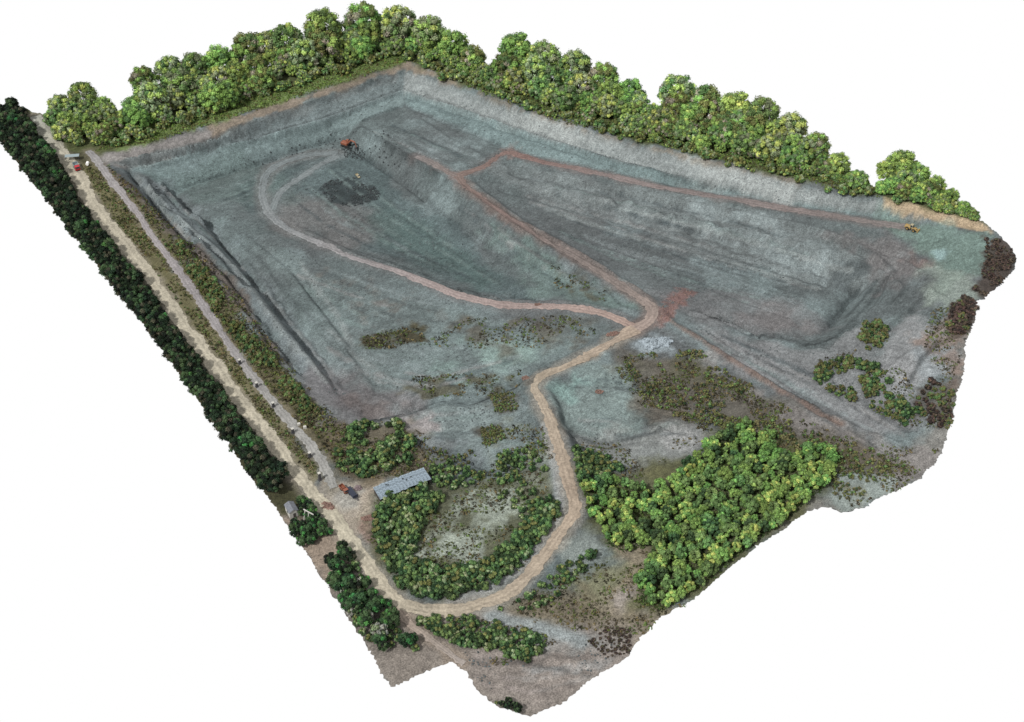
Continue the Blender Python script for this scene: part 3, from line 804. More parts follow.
for pts, w, st in [
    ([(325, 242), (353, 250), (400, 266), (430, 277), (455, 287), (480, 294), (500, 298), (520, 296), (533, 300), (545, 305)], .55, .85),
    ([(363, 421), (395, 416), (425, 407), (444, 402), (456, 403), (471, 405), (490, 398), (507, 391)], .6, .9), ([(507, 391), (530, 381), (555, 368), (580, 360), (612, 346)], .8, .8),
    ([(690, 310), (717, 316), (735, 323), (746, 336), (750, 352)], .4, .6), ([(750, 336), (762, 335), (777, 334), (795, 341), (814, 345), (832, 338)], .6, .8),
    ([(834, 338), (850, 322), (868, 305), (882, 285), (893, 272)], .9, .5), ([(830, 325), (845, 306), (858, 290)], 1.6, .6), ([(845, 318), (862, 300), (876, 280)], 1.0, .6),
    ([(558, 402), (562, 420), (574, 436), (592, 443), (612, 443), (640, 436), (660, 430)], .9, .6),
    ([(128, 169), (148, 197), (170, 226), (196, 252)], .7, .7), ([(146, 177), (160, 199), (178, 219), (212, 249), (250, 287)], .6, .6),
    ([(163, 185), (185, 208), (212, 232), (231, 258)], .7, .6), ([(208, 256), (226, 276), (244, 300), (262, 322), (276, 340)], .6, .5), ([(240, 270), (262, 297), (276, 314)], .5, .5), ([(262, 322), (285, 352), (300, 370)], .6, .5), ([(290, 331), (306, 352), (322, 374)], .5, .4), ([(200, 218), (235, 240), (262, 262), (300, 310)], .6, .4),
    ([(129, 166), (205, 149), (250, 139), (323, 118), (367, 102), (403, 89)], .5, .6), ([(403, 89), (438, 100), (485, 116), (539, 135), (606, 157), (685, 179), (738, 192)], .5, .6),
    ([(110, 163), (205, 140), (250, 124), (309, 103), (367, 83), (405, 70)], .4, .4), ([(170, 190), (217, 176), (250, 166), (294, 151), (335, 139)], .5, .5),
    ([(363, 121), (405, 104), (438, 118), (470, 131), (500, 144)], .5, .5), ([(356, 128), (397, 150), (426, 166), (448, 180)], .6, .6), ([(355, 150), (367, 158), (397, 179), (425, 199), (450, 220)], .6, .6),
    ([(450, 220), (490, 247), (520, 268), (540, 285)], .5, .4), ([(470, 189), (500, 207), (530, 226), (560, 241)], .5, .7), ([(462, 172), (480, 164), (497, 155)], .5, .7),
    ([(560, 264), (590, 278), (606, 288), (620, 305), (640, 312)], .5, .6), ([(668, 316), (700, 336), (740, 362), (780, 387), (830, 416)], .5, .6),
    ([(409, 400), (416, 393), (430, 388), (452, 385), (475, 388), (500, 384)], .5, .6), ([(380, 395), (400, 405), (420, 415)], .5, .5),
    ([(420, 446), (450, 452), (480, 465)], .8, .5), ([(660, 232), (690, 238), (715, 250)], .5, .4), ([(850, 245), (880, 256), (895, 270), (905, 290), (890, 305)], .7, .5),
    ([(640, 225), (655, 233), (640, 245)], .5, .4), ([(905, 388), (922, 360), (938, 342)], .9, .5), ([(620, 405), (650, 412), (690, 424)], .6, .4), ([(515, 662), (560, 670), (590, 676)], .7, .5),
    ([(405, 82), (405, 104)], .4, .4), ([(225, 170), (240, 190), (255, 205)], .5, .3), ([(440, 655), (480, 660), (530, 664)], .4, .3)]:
    stroke(pts, w, EDGE_SHADE, st * .9, .5, 3, .8)
for key, cc, st, wd in [('haul', srgb(156, 148, 136), .65, 3.9), ('loop', srgb(122, 122, 122), .5, 4.5), ('red', srgb(122, 108, 102), .7, 4.4),
                        ('bench', srgb(122, 114, 112), .6, 3.6), ('spur', srgb(124, 116, 114), .6, 3.6), ('lane', srgb(134, 126, 108), .6, 3.0),
                        ('track', srgb(150, 136, 122), .7, 3), ('loop2', srgb(112, 122, 124), .5, 4)]:
    m = (1 - smooth(wd - 2, wd + 2, ROAD_DIST[key] + 2.2 * fbm(GX, GY, 6, 3, 31)))[..., None] * st
    col = col * (1 - m) + cc * m
# fine variation in the soil itself
gain = 1 + 0.2 * n3 + 0.18 * n2 + 0.11 * rng.standard_normal((NY, NX))
lum = col.mean(-1, keepdims=True)
col = (lum + (col - lum) * .93) * 1.0
col = np.clip(col * np.clip(gain, .4, 1.6)[..., None], .004, .9)


# ------------------------------------------------------------------ materials
def mat(name, rough=0.9, base=(.5, .5, .5), attr=None, noise=None, bump=None, metallic=0.0, objrand=0.0, spec=0.2):
    m = bpy.data.materials.new(name)
    m.use_nodes = True
    nt = m.node_tree
    b = nt.nodes["Principled BSDF"]
    b.inputs["Roughness"].default_value = rough
    b.inputs["Metallic"].default_value = metallic
    b.inputs["Specular IOR Level"].default_value = spec
    if attr:
        a = nt.nodes.new("ShaderNodeAttribute")
        a.attribute_name = attr
        out = a.outputs["Color"]
    else:
        a = nt.nodes.new("ShaderNodeRGB")
        a.outputs[0].default_value = (*base, 1)
        out = a.outputs[0]
    tc = nt.nodes.new("ShaderNodeTexCoord")
    for sc, lo, hi in (noise or []):
        n = nt.nodes.new("ShaderNodeTexNoise")
        n.inputs["Scale"].default_value = sc
        n.inputs["Detail"].default_value = 5
        nt.links.new(tc.outputs["Object"], n.inputs["Vector"])
        mr = nt.nodes.new("ShaderNodeMapRange")
        mr.inputs[1].default_value = .3
        mr.inputs[2].default_value = .7
        mr.inputs[3].default_value = lo
        mr.inputs[4].default_value = hi
        nt.links.new(n.outputs["Fac"], mr.inputs[0])
        mx = nt.nodes.new("ShaderNodeMix")
        mx.data_type = 'RGBA'
        mx.blend_type = 'MULTIPLY'
        mx.inputs[0].default_value = 1
        nt.links.new(out, mx.inputs[6])
        nt.links.new(mr.outputs[0], mx.inputs[7])
        out = mx.outputs[2]
    if objrand:
        oi = nt.nodes.new("ShaderNodeObjectInfo")
        hs = nt.nodes.new("ShaderNodeHueSaturation")
        mr = nt.nodes.new("ShaderNodeMapRange")
        mr.inputs[3].default_value = 1 - objrand
        mr.inputs[4].default_value = 1 + objrand
        nt.links.new(oi.outputs["Random"], mr.inputs[0])
        nt.links.new(mr.outputs[0], hs.inputs["Value"])
        mh = nt.nodes.new("ShaderNodeMath")
        mh.operation = 'MULTIPLY_ADD'
        mh.inputs[1].default_value = 0.05
        mh.inputs[2].default_value = 0.475
        fr = nt.nodes.new("ShaderNodeMath")
        fr.operation = 'FRACT'
        ml = nt.nodes.new("ShaderNodeMath")
        ml.operation = 'MULTIPLY'
        ml.inputs[1].default_value = 7.31
        nt.links.new(oi.outputs["Random"], ml.inputs[0])
        nt.links.new(ml.outputs[0], fr.inputs[0])
        nt.links.new(fr.outputs[0], mh.inputs[0])
        nt.links.new(mh.outputs[0], hs.inputs["Hue"])
        nt.links.new(out, hs.inputs["Color"])
        out = hs.outputs[0]
    nt.links.new(out, b.inputs["Base Color"])
    if bump:
        n = nt.nodes.new("ShaderNodeTexNoise")
        n.inputs["Scale"].default_value = bump[0]
        n.inputs["Detail"].default_value = 6
        nt.links.new(tc.outputs["Object"], n.inputs["Vector"])
        bp = nt.nodes.new("ShaderNodeBump")
        bp.inputs["Strength"].default_value = bump[1]
        bp.inputs["Distance"].default_value = bump[2]
        nt.links.new(n.outputs["Fac"], bp.inputs["Height"])
        nt.links.new(bp.outputs[0], b.inputs["Normal"])
    return m


M_GROUND = mat("quarry_ground", .95, attr="Col", noise=[(2.0, .55, 1.42), (.5, .86, 1.14), (.08, .92, 1.08)], bump=(1.5, .25, .15))
M_ROAD = mat("beaten_road", .95, attr="Col", noise=[(1.2, .78, 1.22), (.2, .9, 1.1)], bump=(1.0, .6, .4))
M_LEAF = mat("foliage", .8, attr="Col", objrand=.22, spec=.1)
M_SCRUB = mat("scrub_foliage", .85, attr="Col", spec=.1)
M_BARK = mat("bark", .9, base=(.07, .055, .04), noise=[(3, .7, 1.3)])
M_ROCK = mat("dark_rock", .9, base=tuple(srgb(66, 72, 74)), noise=[(.8, .6, 1.4)])
M_STONE = mat("grey_stone", .9, base=tuple(srgb(92, 100, 102)), noise=[(.6, .5, 1.6)])
M_RUBBLE = mat("red_rubble", .9, base=tuple(srgb(138, 112, 102)), noise=[(.9, .65, 1.35)])
M_GRAVEL = mat("pale_gravel", .9, base=tuple(srgb(172, 184, 192)), noise=[(.9, .6, 1.3)])
M_CONC = mat("pale_concrete", .85, base=tuple(srgb(214, 212, 204)), noise=[(2, .85, 1.1)])
M_SHEET = mat("weathered_sheet", .45, base=tuple(srgb(176, 194, 208)), noise=[(.7, .45, 1.2), (2.2, .55, 1.15)], metallic=.1)
M_RUST = mat("rusty_sheet", .7, base=tuple(srgb(200, 150, 124)), noise=[(.9, .7, 1.2)])
M_PLANK = mat("dark_plank", .9, base=(.045, .04, .036), noise=[(2, .7, 1.3)])
M_GREYROOF = mat("grey_roofing", .8, base=tuple(srgb(128, 132, 140)), noise=[(1.2, .75, 1.2)])
M_ORANGE = mat("orange_paint", .5, base=tuple(srgb(160, 98, 74)), noise=[(1.5, .75, 1.1)], spec=.4)
M_YELLOW = mat("yellow_paint", .5, base=tuple(srgb(190, 160, 100)), noise=[(1.5, .75, 1.1)], spec=.4)
M_CREAM = mat("cream_paint", .5, base=tuple(srgb(190, 180, 150)), noise=[(1.5, .8, 1.1)], spec=.4)
M_REDP = mat("red_paint", .45, base=tuple(srgb(206, 34, 50)), noise=[(1.5, .8, 1.1)], spec=.4)
M_TEALP = mat("pale_teal_paint", .5, base=tuple(srgb(164, 180, 184)), noise=[(1.5, .8, 1.1)], spec=.4)
M_NAVY = mat("navy_paint", .5, base=(.012, .016, .03), noise=[(1.5, .8, 1.2)], spec=.4)
M_TYRE = mat("black_rubber", .85, base=(.018, .018, .018), noise=[(2, .8, 1.2)])
M_STEEL = mat("dark_steel", .55, base=(.06, .06, .065), noise=[(2, .8, 1.2)], metallic=.4)
M_GLASS = mat("dark_glass", .12, base=(.02, .025, .03), spec=.6)
M_WHITE = mat("white_paint", .5, base=(.62, .62, .6), noise=[(1.5, .85, 1.05)], spec=.4)

C = scene.collection


def tag(o, label=None, cat=None, group=None, kind=None):
    if label: o["label"] = label
    if cat: o["category"] = cat
    if group: o["group"] = group
    if kind: o["kind"] = kind
    return o


def link(name, me, parent=None, loc=None):
    o = bpy.data.objects.new(name, me)
    C.objects.link(o)
    if parent is not None:
        o.parent = parent
    if loc is not None:
        o.location = loc
    return o


def mesh(name, V, F, m, colours=None, smooth_shade=False):
    me = bpy.data.meshes.new(name)
    if isinstance(V, np.ndarray) and isinstance(F, np.ndarray):
        k = F.shape[1]
        me.vertices.add(len(V))
        me.vertices.foreach_set("co", V.astype(np.float32).ravel())
        me.loops.add(F.size)
        me.loops.foreach_set("vertex_index", F.astype(np.int32).ravel())
        me.polygons.add(len(F))
        me.polygons.foreach_set("loop_start", np.arange(0, F.size, k, dtype=np.int32))
        me.update(calc_edges=True)
    else:
        me.from_pydata([tuple(v) for v in V], [], [tuple(f) for f in F])
    if colours is not None:
        ca = me.color_attributes.new("Col", 'FLOAT_COLOR', 'POINT')
        cc = np.ones((len(V), 4), np.float32)
        cc[:, :3] = colours
        ca.data.foreach_set("color", cc.ravel())
    me.polygons.foreach_set("use_smooth", np.full(len(me.polygons), smooth_shade))
    me.materials.append(m)
    me.update()
    return me


# ------------------------------------------------------------------ ground sheets (one survey grid, cut into wall, floor and the rest)
hn = np.stack(np.gradient(hz, CELL)[::-1], -1)
nrm = np.concatenate([-hn, np.ones((NY, NX, 1))], -1)
nrm /= np.linalg.norm(nrm, axis=-1, keepdims=True)
sdn = out_sd + 0.9 * fbm(GX, GY, 5, 3, 21) + .25 * rng.standard_normal((NY, NX))
cell_in = inside[:-1, :-1] | inside[1:, :-1] | inside[:-1, 1:] | inside[1:, 1:]
sgy, sgx = np.gradient(out_sd, CELL)
push = np.where(inside, 0, np.clip(-sdn, 0, 1.4))
VX = GX + push * sgx
VY = GY + push * sgy
CX = GX[:-1, :-1] + .5
CY = GY[:-1, :-1] + .5
W1 = np.array([deep(p)[:2] for p in [(105, 161, 0), (150, 151, 0), (205, 138, 0), (250, 123, 0), (309, 102, 0), (367, 82, 0), (405, 69, 0), (438, 80, 0),
               (485, 98, 0), (539, 120, 0), (627, 143, 0), (685, 159, 0), (774, 179, 0), (882, 203, 0), (890, 216, -5.5), (827, 211, -7.5), (715, 192, -9),
               (656, 182, -9), (597, 169, -9), (539, 157, -9), (509, 147, -9), (470, 132, -8.6), (405, 106, -8), (362, 122, -8.5), (347, 133, -17), (294, 152, -17.5),
               (217, 177, -16.5), (165, 192, -15), (128, 170, -6)]])
PIT = np.array([deep(p)[:2] for p in [(347, 133, -17), (362, 122, -8.5), (405, 106, -8), (470, 132, -8.6), (509, 147, -9), (597, 169, -9), (715, 192, -9), (827, 211, -7.5),
                (890, 216, -5.5), (905, 262, -7), (900, 280, -7), (862, 325, -6.6), (812, 351, -8), (760, 342, -8.4), (690, 314, -7.6), (640, 325, -3.5), (600, 345, -4), (555, 360, -6),
                (507, 388, -7), (444, 400, -8), (365, 418, -8), (340, 398, -9), (290, 332, -11), (231, 259, -15), (170, 192, -14.5), (217, 177, -16.5), (294, 152, -17.5)]])
is_wall = poly_sd(W1, CX, CY) > 0
is_floor = (poly_sd(PIT, CX, CY) > 0) & ~is_wall


def sheet(name, cells, label):
    jj, ii = np.nonzero(cells)
    base = jj * NX + ii
    F = np.stack([base, base + 1, base + NX + 1, base + NX], 1)
    used, inv = np.unique(F, return_inverse=True)
    F = inv.reshape(F.shape)
    V = np.stack([VX.ravel()[used], VY.ravel()[used], hz.ravel()[used]], 1)
    me = mesh(name, V, F, M_GROUND, col.reshape(-1, 3)[used], True)
    me.normals_split_custom_set_from_vertices(nrm.reshape(-1, 3)[used].tolist())
    o = link(name, me)
    tag(o, label, 'ground' if 'wall' not in name else 'rock wall', kind='structure')
    return o


sheet("quarry_wall", cell_in & is_wall, "benched grey rock wall along the back of the quarry")
sheet("quarry_floor", cell_in & is_floor, "blue grey rock floors of the quarry pit")
sheet("ground", cell_in & ~is_wall & ~is_floor, "scrubby soil and spoil surrounding the quarry pit")

# ------------------------------------------------------------------ roads
def ribbon(name, key, w0, w1, cols, label, lift, nseed):
    ln = ROADS[key]
    n = len(ln)
    tang = np.gradient(ln[:, :2], axis=0)
    tang /= np.linalg.norm(tang, axis=1, keepdims=True) + 1e-9
    side = np.stack([-tang[:, 1], tang[:, 0]], 1)
    K = 11
    s = np.arange(n) * 1.2
    V = []
    cc = []
    stops = np.linspace(0, n - 1, len(cols))
    cols = np.array(cols)
    for k in range(K):
        u = k / (K - 1) * 2 - 1
        wl = (w0 + (w1 - w0) * np.arange(n) / n) * (1 + .9 * np.exp(-(np.arange(n)[::-1] / 7.0) ** 2) * (key == 'haul')) * (1 + .55 * fbm(s, s * 0 + 5 * (1 if u > 0 else 2), 9, 3, nseed))
        x = ln[:, 0] + side[:, 0] * wl * u
        y = ln[:, 1] + side[:, 1] * wl * u
        if abs(u) > .95:
            jit = .3 * rng.standard_normal(n)
            x += side[:, 0] * jit
            y += side[:, 1] * jit
        z = hgt(x, y) + lift * (1 if abs(u) < .95 else .35)
        V.append(np.stack([x, y, z], 1))
        base = np.stack([np.interp(np.arange(n), stops, cols[:, c]) for c in range(3)], 1)
        rut = 1 - .15 * math.exp(-((abs(u) - .38) / .12) ** 2) + .07 * math.exp(-(u / .14) ** 2)
        base = base * (rut + .18 * fbm(x, y, 6, 4, nseed) + .08 * rng.standard_normal(n))[:, None]
        cc.append(base)
    V = np.stack(V, 1).reshape(-1, 3)
    cc = np.clip(np.stack(cc, 1).reshape(-1, 3), .01, .9)
    a = (np.arange(n - 1)[:, None] * K + np.arange(K - 1)[None, :]).ravel()
    F = np.stack([a, a + 1, a + K + 1, a + K], 1)[:, ::-1]
    o = link(name, mesh(name, V, F, M_ROAD, cc, True))
    tag(o, label, 'road', kind='structure')
    return o


TAN = srgb(190, 183, 165)
TAN2 = srgb(176, 164, 147)
GREYR = srgb(153, 155, 151)
REDR = srgb(146, 130, 120)
ribbon("haul_road", 'haul', 3.5, 2.0, [srgb(178, 179, 169), TAN, TAN, TAN, TAN, TAN, srgb(196, 189, 170), TAN2, srgb(178, 162, 145), TAN2, srgb(171, 155, 140)],
       "wide tan dirt road along the left tree line and round the scrub", .22, 3)
ribbon("pit_road", 'loop', 2.2, 1.9, [srgb(173, 152, 142), srgb(167, 150, 145), srgb(164, 151, 148), srgb(154, 150, 151), srgb(143, 147, 149), srgb(132, 140, 142), srgb(125, 133, 135)],
       "pale dirt ramp curling down into the lower left pit", .18, 5)
ribbon("pit_road", 'loop2', 1.5, 2.0, [srgb(132, 140, 142), srgb(127, 135, 137)], "inner faint wheel track of the loop in the lower pit", .14, 7)
ribbon("ramp_road", 'red', 2.5, 1.8, [srgb(171, 155, 146), srgb(138, 128, 123), srgb(133, 123, 119), srgb(133, 116, 111), srgb(135, 119, 113)],
       "reddish ramp from the road junction up to the far bench", .20, 9)
ribbon("bench_road", 'bench', 2.0, 2.3, [srgb(135, 118, 112), srgb(137, 114, 109), srgb(141, 130, 128), srgb(138, 128, 126), srgb(136, 126, 124), srgb(136, 130, 128)],
       "reddish dirt road along the foot of the right back wall", .16, 11)
ribbon("bench_road", 'spur', 2.2, 2.4, [srgb(136, 124, 120), srgb(140, 134, 132)], "short pale spur track at the upper end of the red ramp", .12, 13)
ribbon("lane", 'lane', 1.7, 1.9, [srgb(160, 158, 158), srgb(163, 158, 159), srgb(160, 155, 156), srgb(159, 155, 156), srgb(163, 162, 159), srgb(163, 163, 159)],
       "narrow straight grey lane beside the tan haul road", .16, 15)
ribbon("footpath", 'track', 1.5, 1.1, [srgb(180, 164, 150), srgb(158, 150, 144)], "small track leaving the road bend at the bottom", .12, 17)

# ------------------------------------------------------------------ trees and shrubs
def lerp(a, b, t):
    return np.asarray(a) * (1 - t) + np.asarray(b) * t


def icosphere():
    t = (1 + 5 ** .5) / 2
    V = np.array([(-1, t, 0), (1, t, 0), (-1, -t, 0), (1, -t, 0), (0, -1, t), (0, 1, t), (0, -1, -t), (0, 1, -t), (t, 0, -1), (t, 0, 1), (-t, 0, -1), (-t, 0, 1)], float)
    V /= np.linalg.norm(V[0])
    F = np.array([(0, 11, 5), (0, 5, 1), (0, 1, 7), (0, 7, 10), (0, 10, 11), (1, 5, 9), (5, 11, 4), (11, 10, 2), (10, 7, 6), (7, 1, 8), (3, 9, 4), (3, 4, 2), (3, 2, 6), (3, 6, 8), (3, 8, 9), (4, 9, 5), (2, 4, 11), (6, 2, 10), (8, 6, 7), (9, 8, 1)])
    return V, F


IV, IF = icosphere()


LEAF_GAIN = 1.75


def crown_mesh(name, lumps, leaves, leaf, rx, rz, zc, palette, seed, stray=.05, lump_r=(.28, .42), squash=1.0, radr=(.66, .98)):
    """crown: leaf clumps heaped into lobes; unit: metres; palette: list of (colour, weight)"""
    r = np.random.default_rng(seed)
    V = []
    Fq = []
    CC = []
    cols = np.array([p[0] for p in palette])
    wts = np.array([p[1] for p in palette], float)
    wts /= wts.sum()
    nv = 0
    for k in range(lumps):
        # lobes over the upper surface of an uneven ellipsoid
        ph = k * 2.39996 + r.uniform(-.4, .4)
        ct = 1 - 1.72 * (k + .5) / lumps
        st = math.sqrt(max(0, 1 - ct * ct))
        rad = r.uniform(*radr)
        c = np.array([math.cos(ph) * st * rx * rad, math.sin(ph) * st * rx * rad, zc + ct * rz * rad])
        lr = rx * r.uniform(*lump_r)
        base = cols[r.choice(len(cols), p=wts)] * r.uniform(.65, 1.4)
        # heart of the lobe
        sv = IV * (lr * .74) * (1 + .15 * r.standard_normal((12, 1))) + c
        V.append(sv)
        CC.append(np.tile(base, (12, 1)))
        for f in IF:
            Fq.append((nv + f[0], nv + f[1], nv + f[2]))
        nv += 12
        n = leaves
        d = r.standard_normal((n, 3))
        d /= np.linalg.norm(d, axis=1, keepdims=True)
        d[:, 2] = np.where(d[:, 2] < -.35, -d[:, 2], d[:, 2])
        rr = lr * r.uniform(.86, 1.06, n)
        out = r.random(n) < stray
        rr = np.where(out, rr * r.uniform(1.15, 1.5, n), rr)
        p = c + d * rr[:, None] * np.array([1, 1, squash])
        nn = d + .42 * r.standard_normal((n, 3))
        nn /= np.linalg.norm(nn, axis=1, keepdims=True)
        a = np.cross(nn, r.standard_normal((n, 3)))
        a /= np.linalg.norm(a, axis=1, keepdims=True)
        b = np.cross(nn, a)
        s = leaf * r.uniform(.6, 1.3, (n, 1)) * np.where(out, .6, 1)[:, None]
        q = np.stack([p - a * s, p - b * s * .6, p + a * s, p + b * s * .6], 1).reshape(-1, 3)
        V.append(q)
        lc = base * r.uniform(.62, 1.38, (n, 1)) * (1 + .06 * r.standard_normal((n, 3)))
        lc = np.where(out[:, None], lc * .35, lc)
        CC.append(np.repeat(lc, 4, 0))
        for i in range(n):
            j = nv + i * 4
            Fq.append((j, j + 1, j + 2))
            Fq.append((j, j + 2, j + 3))
        nv += 4 * n
    data = (np.concatenate(V), np.array(Fq), np.clip(np.concatenate(CC) * LEAF_GAIN, .002, .6))
    if name is None:
        return data
    return mesh(name, data[0], data[1], M_LEAF, data[2])


def trunk_mesh(name, height, r0, seed, limbs=5):
    r = np.random.default_rng(seed)
    V = []
    F = []

    def tube(pts, radii, n=7):
        b = len(V)
        for p, q in zip(pts, radii):
            for k in range(n):
                a = 2 * math.pi * k / n
                V.append((p[0] + q * math.cos(a), p[1] + q * math.sin(a), p[2]))
        for i in range(len(pts) - 1):
            for k in range(n):
                F.append((b + i * n + k, b + i * n + (k + 1) % n, b + (i + 1) * n + (k + 1) % n, b + (i + 1) * n + k))

    pts = [np.array([0, 0, -.4])]
    for i in range(1, 6):
        pts.append(np.array([r.normal(0, .05 * height / 5), r.normal(0, .05 * height / 5), height * i / 5]))
    tube(pts, [r0 * 1.25, r0, r0 * .85, r0 * .7, r0 * .5, r0 * .25])
    for k in range(limbs):
        a = k * 2.4 + r.uniform(0, 1)
        z = height * r.uniform(.4, .8)
        L = height * r.uniform(.25, .4)
        e = np.array([math.cos(a) * L, math.sin(a) * L, z + L * .8])
        s = np.array([0, 0, z])
        tube([s, (s + e) / 2 + [0, 0, -.1], e], [r0 * .45, r0 * .3, r0 * .12], 5)
    return mesh(name, V, F, M_BARK)


G_BRIGHT = srgb(116, 144, 76)
G_MID = srgb(88, 112, 68)
G_YEL = srgb(146, 160, 88)
G_OLIVE = srgb(92, 98, 58)
G_DULL = srgb(118, 130, 98)
G_GREY = srgb(126, 122, 106)
G_DEEP = srgb(54, 74, 48)
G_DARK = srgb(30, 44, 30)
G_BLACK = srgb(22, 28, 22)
G_FRESH = srgb(104, 134, 72)
G_PALE = srgb(142, 144, 134)

PAL_BACK = [[(G_MID, 4), (G_BRIGHT, 3), (G_DULL, 2), (G_YEL, 1)], [(G_DULL, 4), (G_YEL, 3), (G_MID, 2), (G_GREY, 1)],
            [(G_OLIVE, 3), (G_MID, 3), (G_BRIGHT, 2), (G_GREY, 1)], [(G_BRIGHT, 5), (G_MID, 4), (G_YEL, 1)]]
big = []
for k in range(8):
    big.append((crown_mesh("crown_leaves", 74, 62, .33, 5.4, 5.5, 5.4, PAL_BACK[k % 4], 100 + k, .10, (.19, .29), 1.0, (.72, 1.0)),
                trunk_mesh("tree_trunk", 7.0, .30, 200 + k)))
brush = []
for k in range(5):
    brush.append((crown_mesh("brush_leaves", 20, 60, .34, 2.6, 2.2, 2.2, [(G_OLIVE, 4), (G_MID, 3), (G_YEL, 1), (G_DULL, 1)], 300 + k, .03, (.28, .42)),
                  trunk_mesh("brush_stem", 2.4, .12, 320 + k, 4)))
wood = []
for k in range(7):
    pal = [[(G_FRESH, 4), (G_MID, 3)], [(G_FRESH, 5), (G_YEL, 3)], [(G_MID, 5), (G_FRESH, 2)], [(G_MID, 4), (G_DEEP, 4)]][k % 4]
    wood.append((crown_mesh("wood_leaves", 15, 84, .25, 2.0, 2.3, 3.1, pal, 400 + k, .03, (.30, .48), 1.0, (.5, .9)),
                 trunk_mesh("wood_stem", 3.0, .13, 420 + k, 4)))
scrub = []
for k in range(5):
    pal = [[(G_MID, 3), (G_DEEP, 4)], [(G_DEEP, 4), (G_OLIVE, 2), (G_MID, 2)], [(G_DULL, 1), (G_MID, 3), (G_DEEP, 3)]][k % 3]
    scrub.append((crown_mesh("shrub_leaves", 13, 62, .25, 1.7, 1.35, 1.35, pal, 500 + k, .03, (.32, .48)),
                  trunk_mesh("shrub_stem", 1.5, .09, 520 + k, 4)))
olive = []
for k in range(4):
    olive.append((crown_mesh("shrub_leaves", 12, 60, .24, 1.6, 1.2, 1.2, [(G_OLIVE, 4), (G_MID, 1), (srgb(86, 84, 58), 3), (G_DEEP, 1)], 600 + k, .03, (.32, .48)),
                  trunk_mesh("shrub_stem", 1.4, .08, 620 + k, 4)))
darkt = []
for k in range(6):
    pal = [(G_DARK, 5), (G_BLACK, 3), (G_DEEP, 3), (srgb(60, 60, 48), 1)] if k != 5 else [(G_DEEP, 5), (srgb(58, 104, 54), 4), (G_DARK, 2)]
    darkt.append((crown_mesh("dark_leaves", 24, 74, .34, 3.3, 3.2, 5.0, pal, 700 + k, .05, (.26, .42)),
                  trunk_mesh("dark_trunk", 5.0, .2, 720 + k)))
pale = []
for k in range(2):
    pale.append((crown_mesh("pale_leaves", 13, 60, .24, 1.8, 1.4, 1.4, [(G_PALE, 5), (G_DULL, 2)], 800 + k, .02, (.3, .46)),
                 trunk_mesh("pale_stem", 1.5, .09, 820 + k, 4)))
brown = []
for k in range(3):
    brown.append((crown_mesh("dry_leaves", 14, 66, .22, 2.0, 1.3, 1.2, [(srgb(82, 70, 62), 5), (srgb(50, 45, 42), 4), (srgb(72, 78, 52), 1)], 840 + k, .05, (.3, .46)),
                  trunk_mesh("dry_stem", 1.4, .09, 860 + k, 5)))

COUNT = {}


def near_mark(x, y, marks):
    best = min(marks, key=lambda m: (m[3][0] - x) ** 2 + (m[3][1] - y) ** 2)
    return best[2]


def marks(lst):
    return [(a, b, t, G(a, b)) for a, b, t in lst]




def plant(name, proto, x, y, scale, label, cat, group, sq=1.0):
    o = link(name, None)
    z = float(hgt(x, y))
    o.location = (x, y, z)
    o.rotation_euler = (0, 0, random.uniform(0, 6.28))
    o.scale = (scale, scale, scale * sq)
    o.empty_display_size = .5
    link("crown", proto[0], o)
    link("trunk", proto[1], o)
    tag(o, label, cat, group)
    COUNT[group] = COUNT.get(group, 0) + 1
    return o


def is_free(x, y, road=1.0):
    i = int(round((x - X0) / CELL))
    j = int(round((y - Y0) / CELL))
    if not (0 <= i < NX and 0 <= j < NY):
        return False
    return inside[j, i] and road_d[j, i] > road


def scatter(poly, spacing, n_max, seed, road=1.2, dens=None, ntry=30):
    """even random positions on the ground inside an outline"""
    P = np.array([G(*p)[:2] for p in poly])
    r = np.random.default_rng(seed)
    lo, hi = P.min(0), P.max(0)
    area = (hi - lo).prod()
    n = int(area / spacing ** 2 * ntry)
    xs = r.uniform(lo[0], hi[0], n)
    ys = r.uniform(lo[1], hi[1], n)
    keep = poly_sd(P, xs, ys) > 0
    if dens:
        keep &= fbm(xs, ys, dens[0], 3, seed % 50) > dens[1]
    xs, ys = xs[keep], ys[keep]
    cell = {}
    out = []
    for x, y in zip(xs, ys):
        if len(out) >= n_max:
            break
        if not is_free(x, y, road):
            continue
        a, b = int(x // spacing), int(y // spacing)
        ok = True
        for i in (a - 1, a, a + 1):
            for j in (b - 1, b, b + 1):
                for (u, v) in cell.get((i, j), ()):
                    if (u - x) ** 2 + (v - y) ** 2 < spacing ** 2:
                        ok = False
        if ok:
            cell.setdefault((a, b), []).append((x, y))
            out.append((x, y))
    return out


def along(pts, spacing, jitter, seed):
    r = np.random.default_rng(seed)
    ln = densify([G(*p) for p in pts], .5)
    s = np.concatenate([[0], np.cumsum(np.linalg.norm(np.diff(ln[:, :2], axis=0), axis=1))])
    out = []
    q = spacing * .4
    while q < s[-1]:
        x = np.interp(q, s, ln[:, 0]) + r.normal(0, jitter)
        y = np.interp(q, s, ln[:, 1]) + r.normal(0, jitter)
        out.append((x, y))
        q += spacing * r.uniform(.8, 1.2)
    return out


ORD = ["first", "second", "third", "fourth", "fifth", "sixth", "seventh", "eighth", "ninth", "tenth", "eleventh", "twelfth", "thirteenth",
       "fourteenth", "fifteenth", "sixteenth", "seventeenth", "eighteenth", "nineteenth", "twentieth"]


def crown_spot(px, py, s):
    """tree whose crown is seen at a picture point: its foot on the ground"""
    z = 1.8
    for _ in range(3):
        x, y, _z = at(px, py, z + 5.4 * s)
        z = float(hgt(x, y))
    return x, y


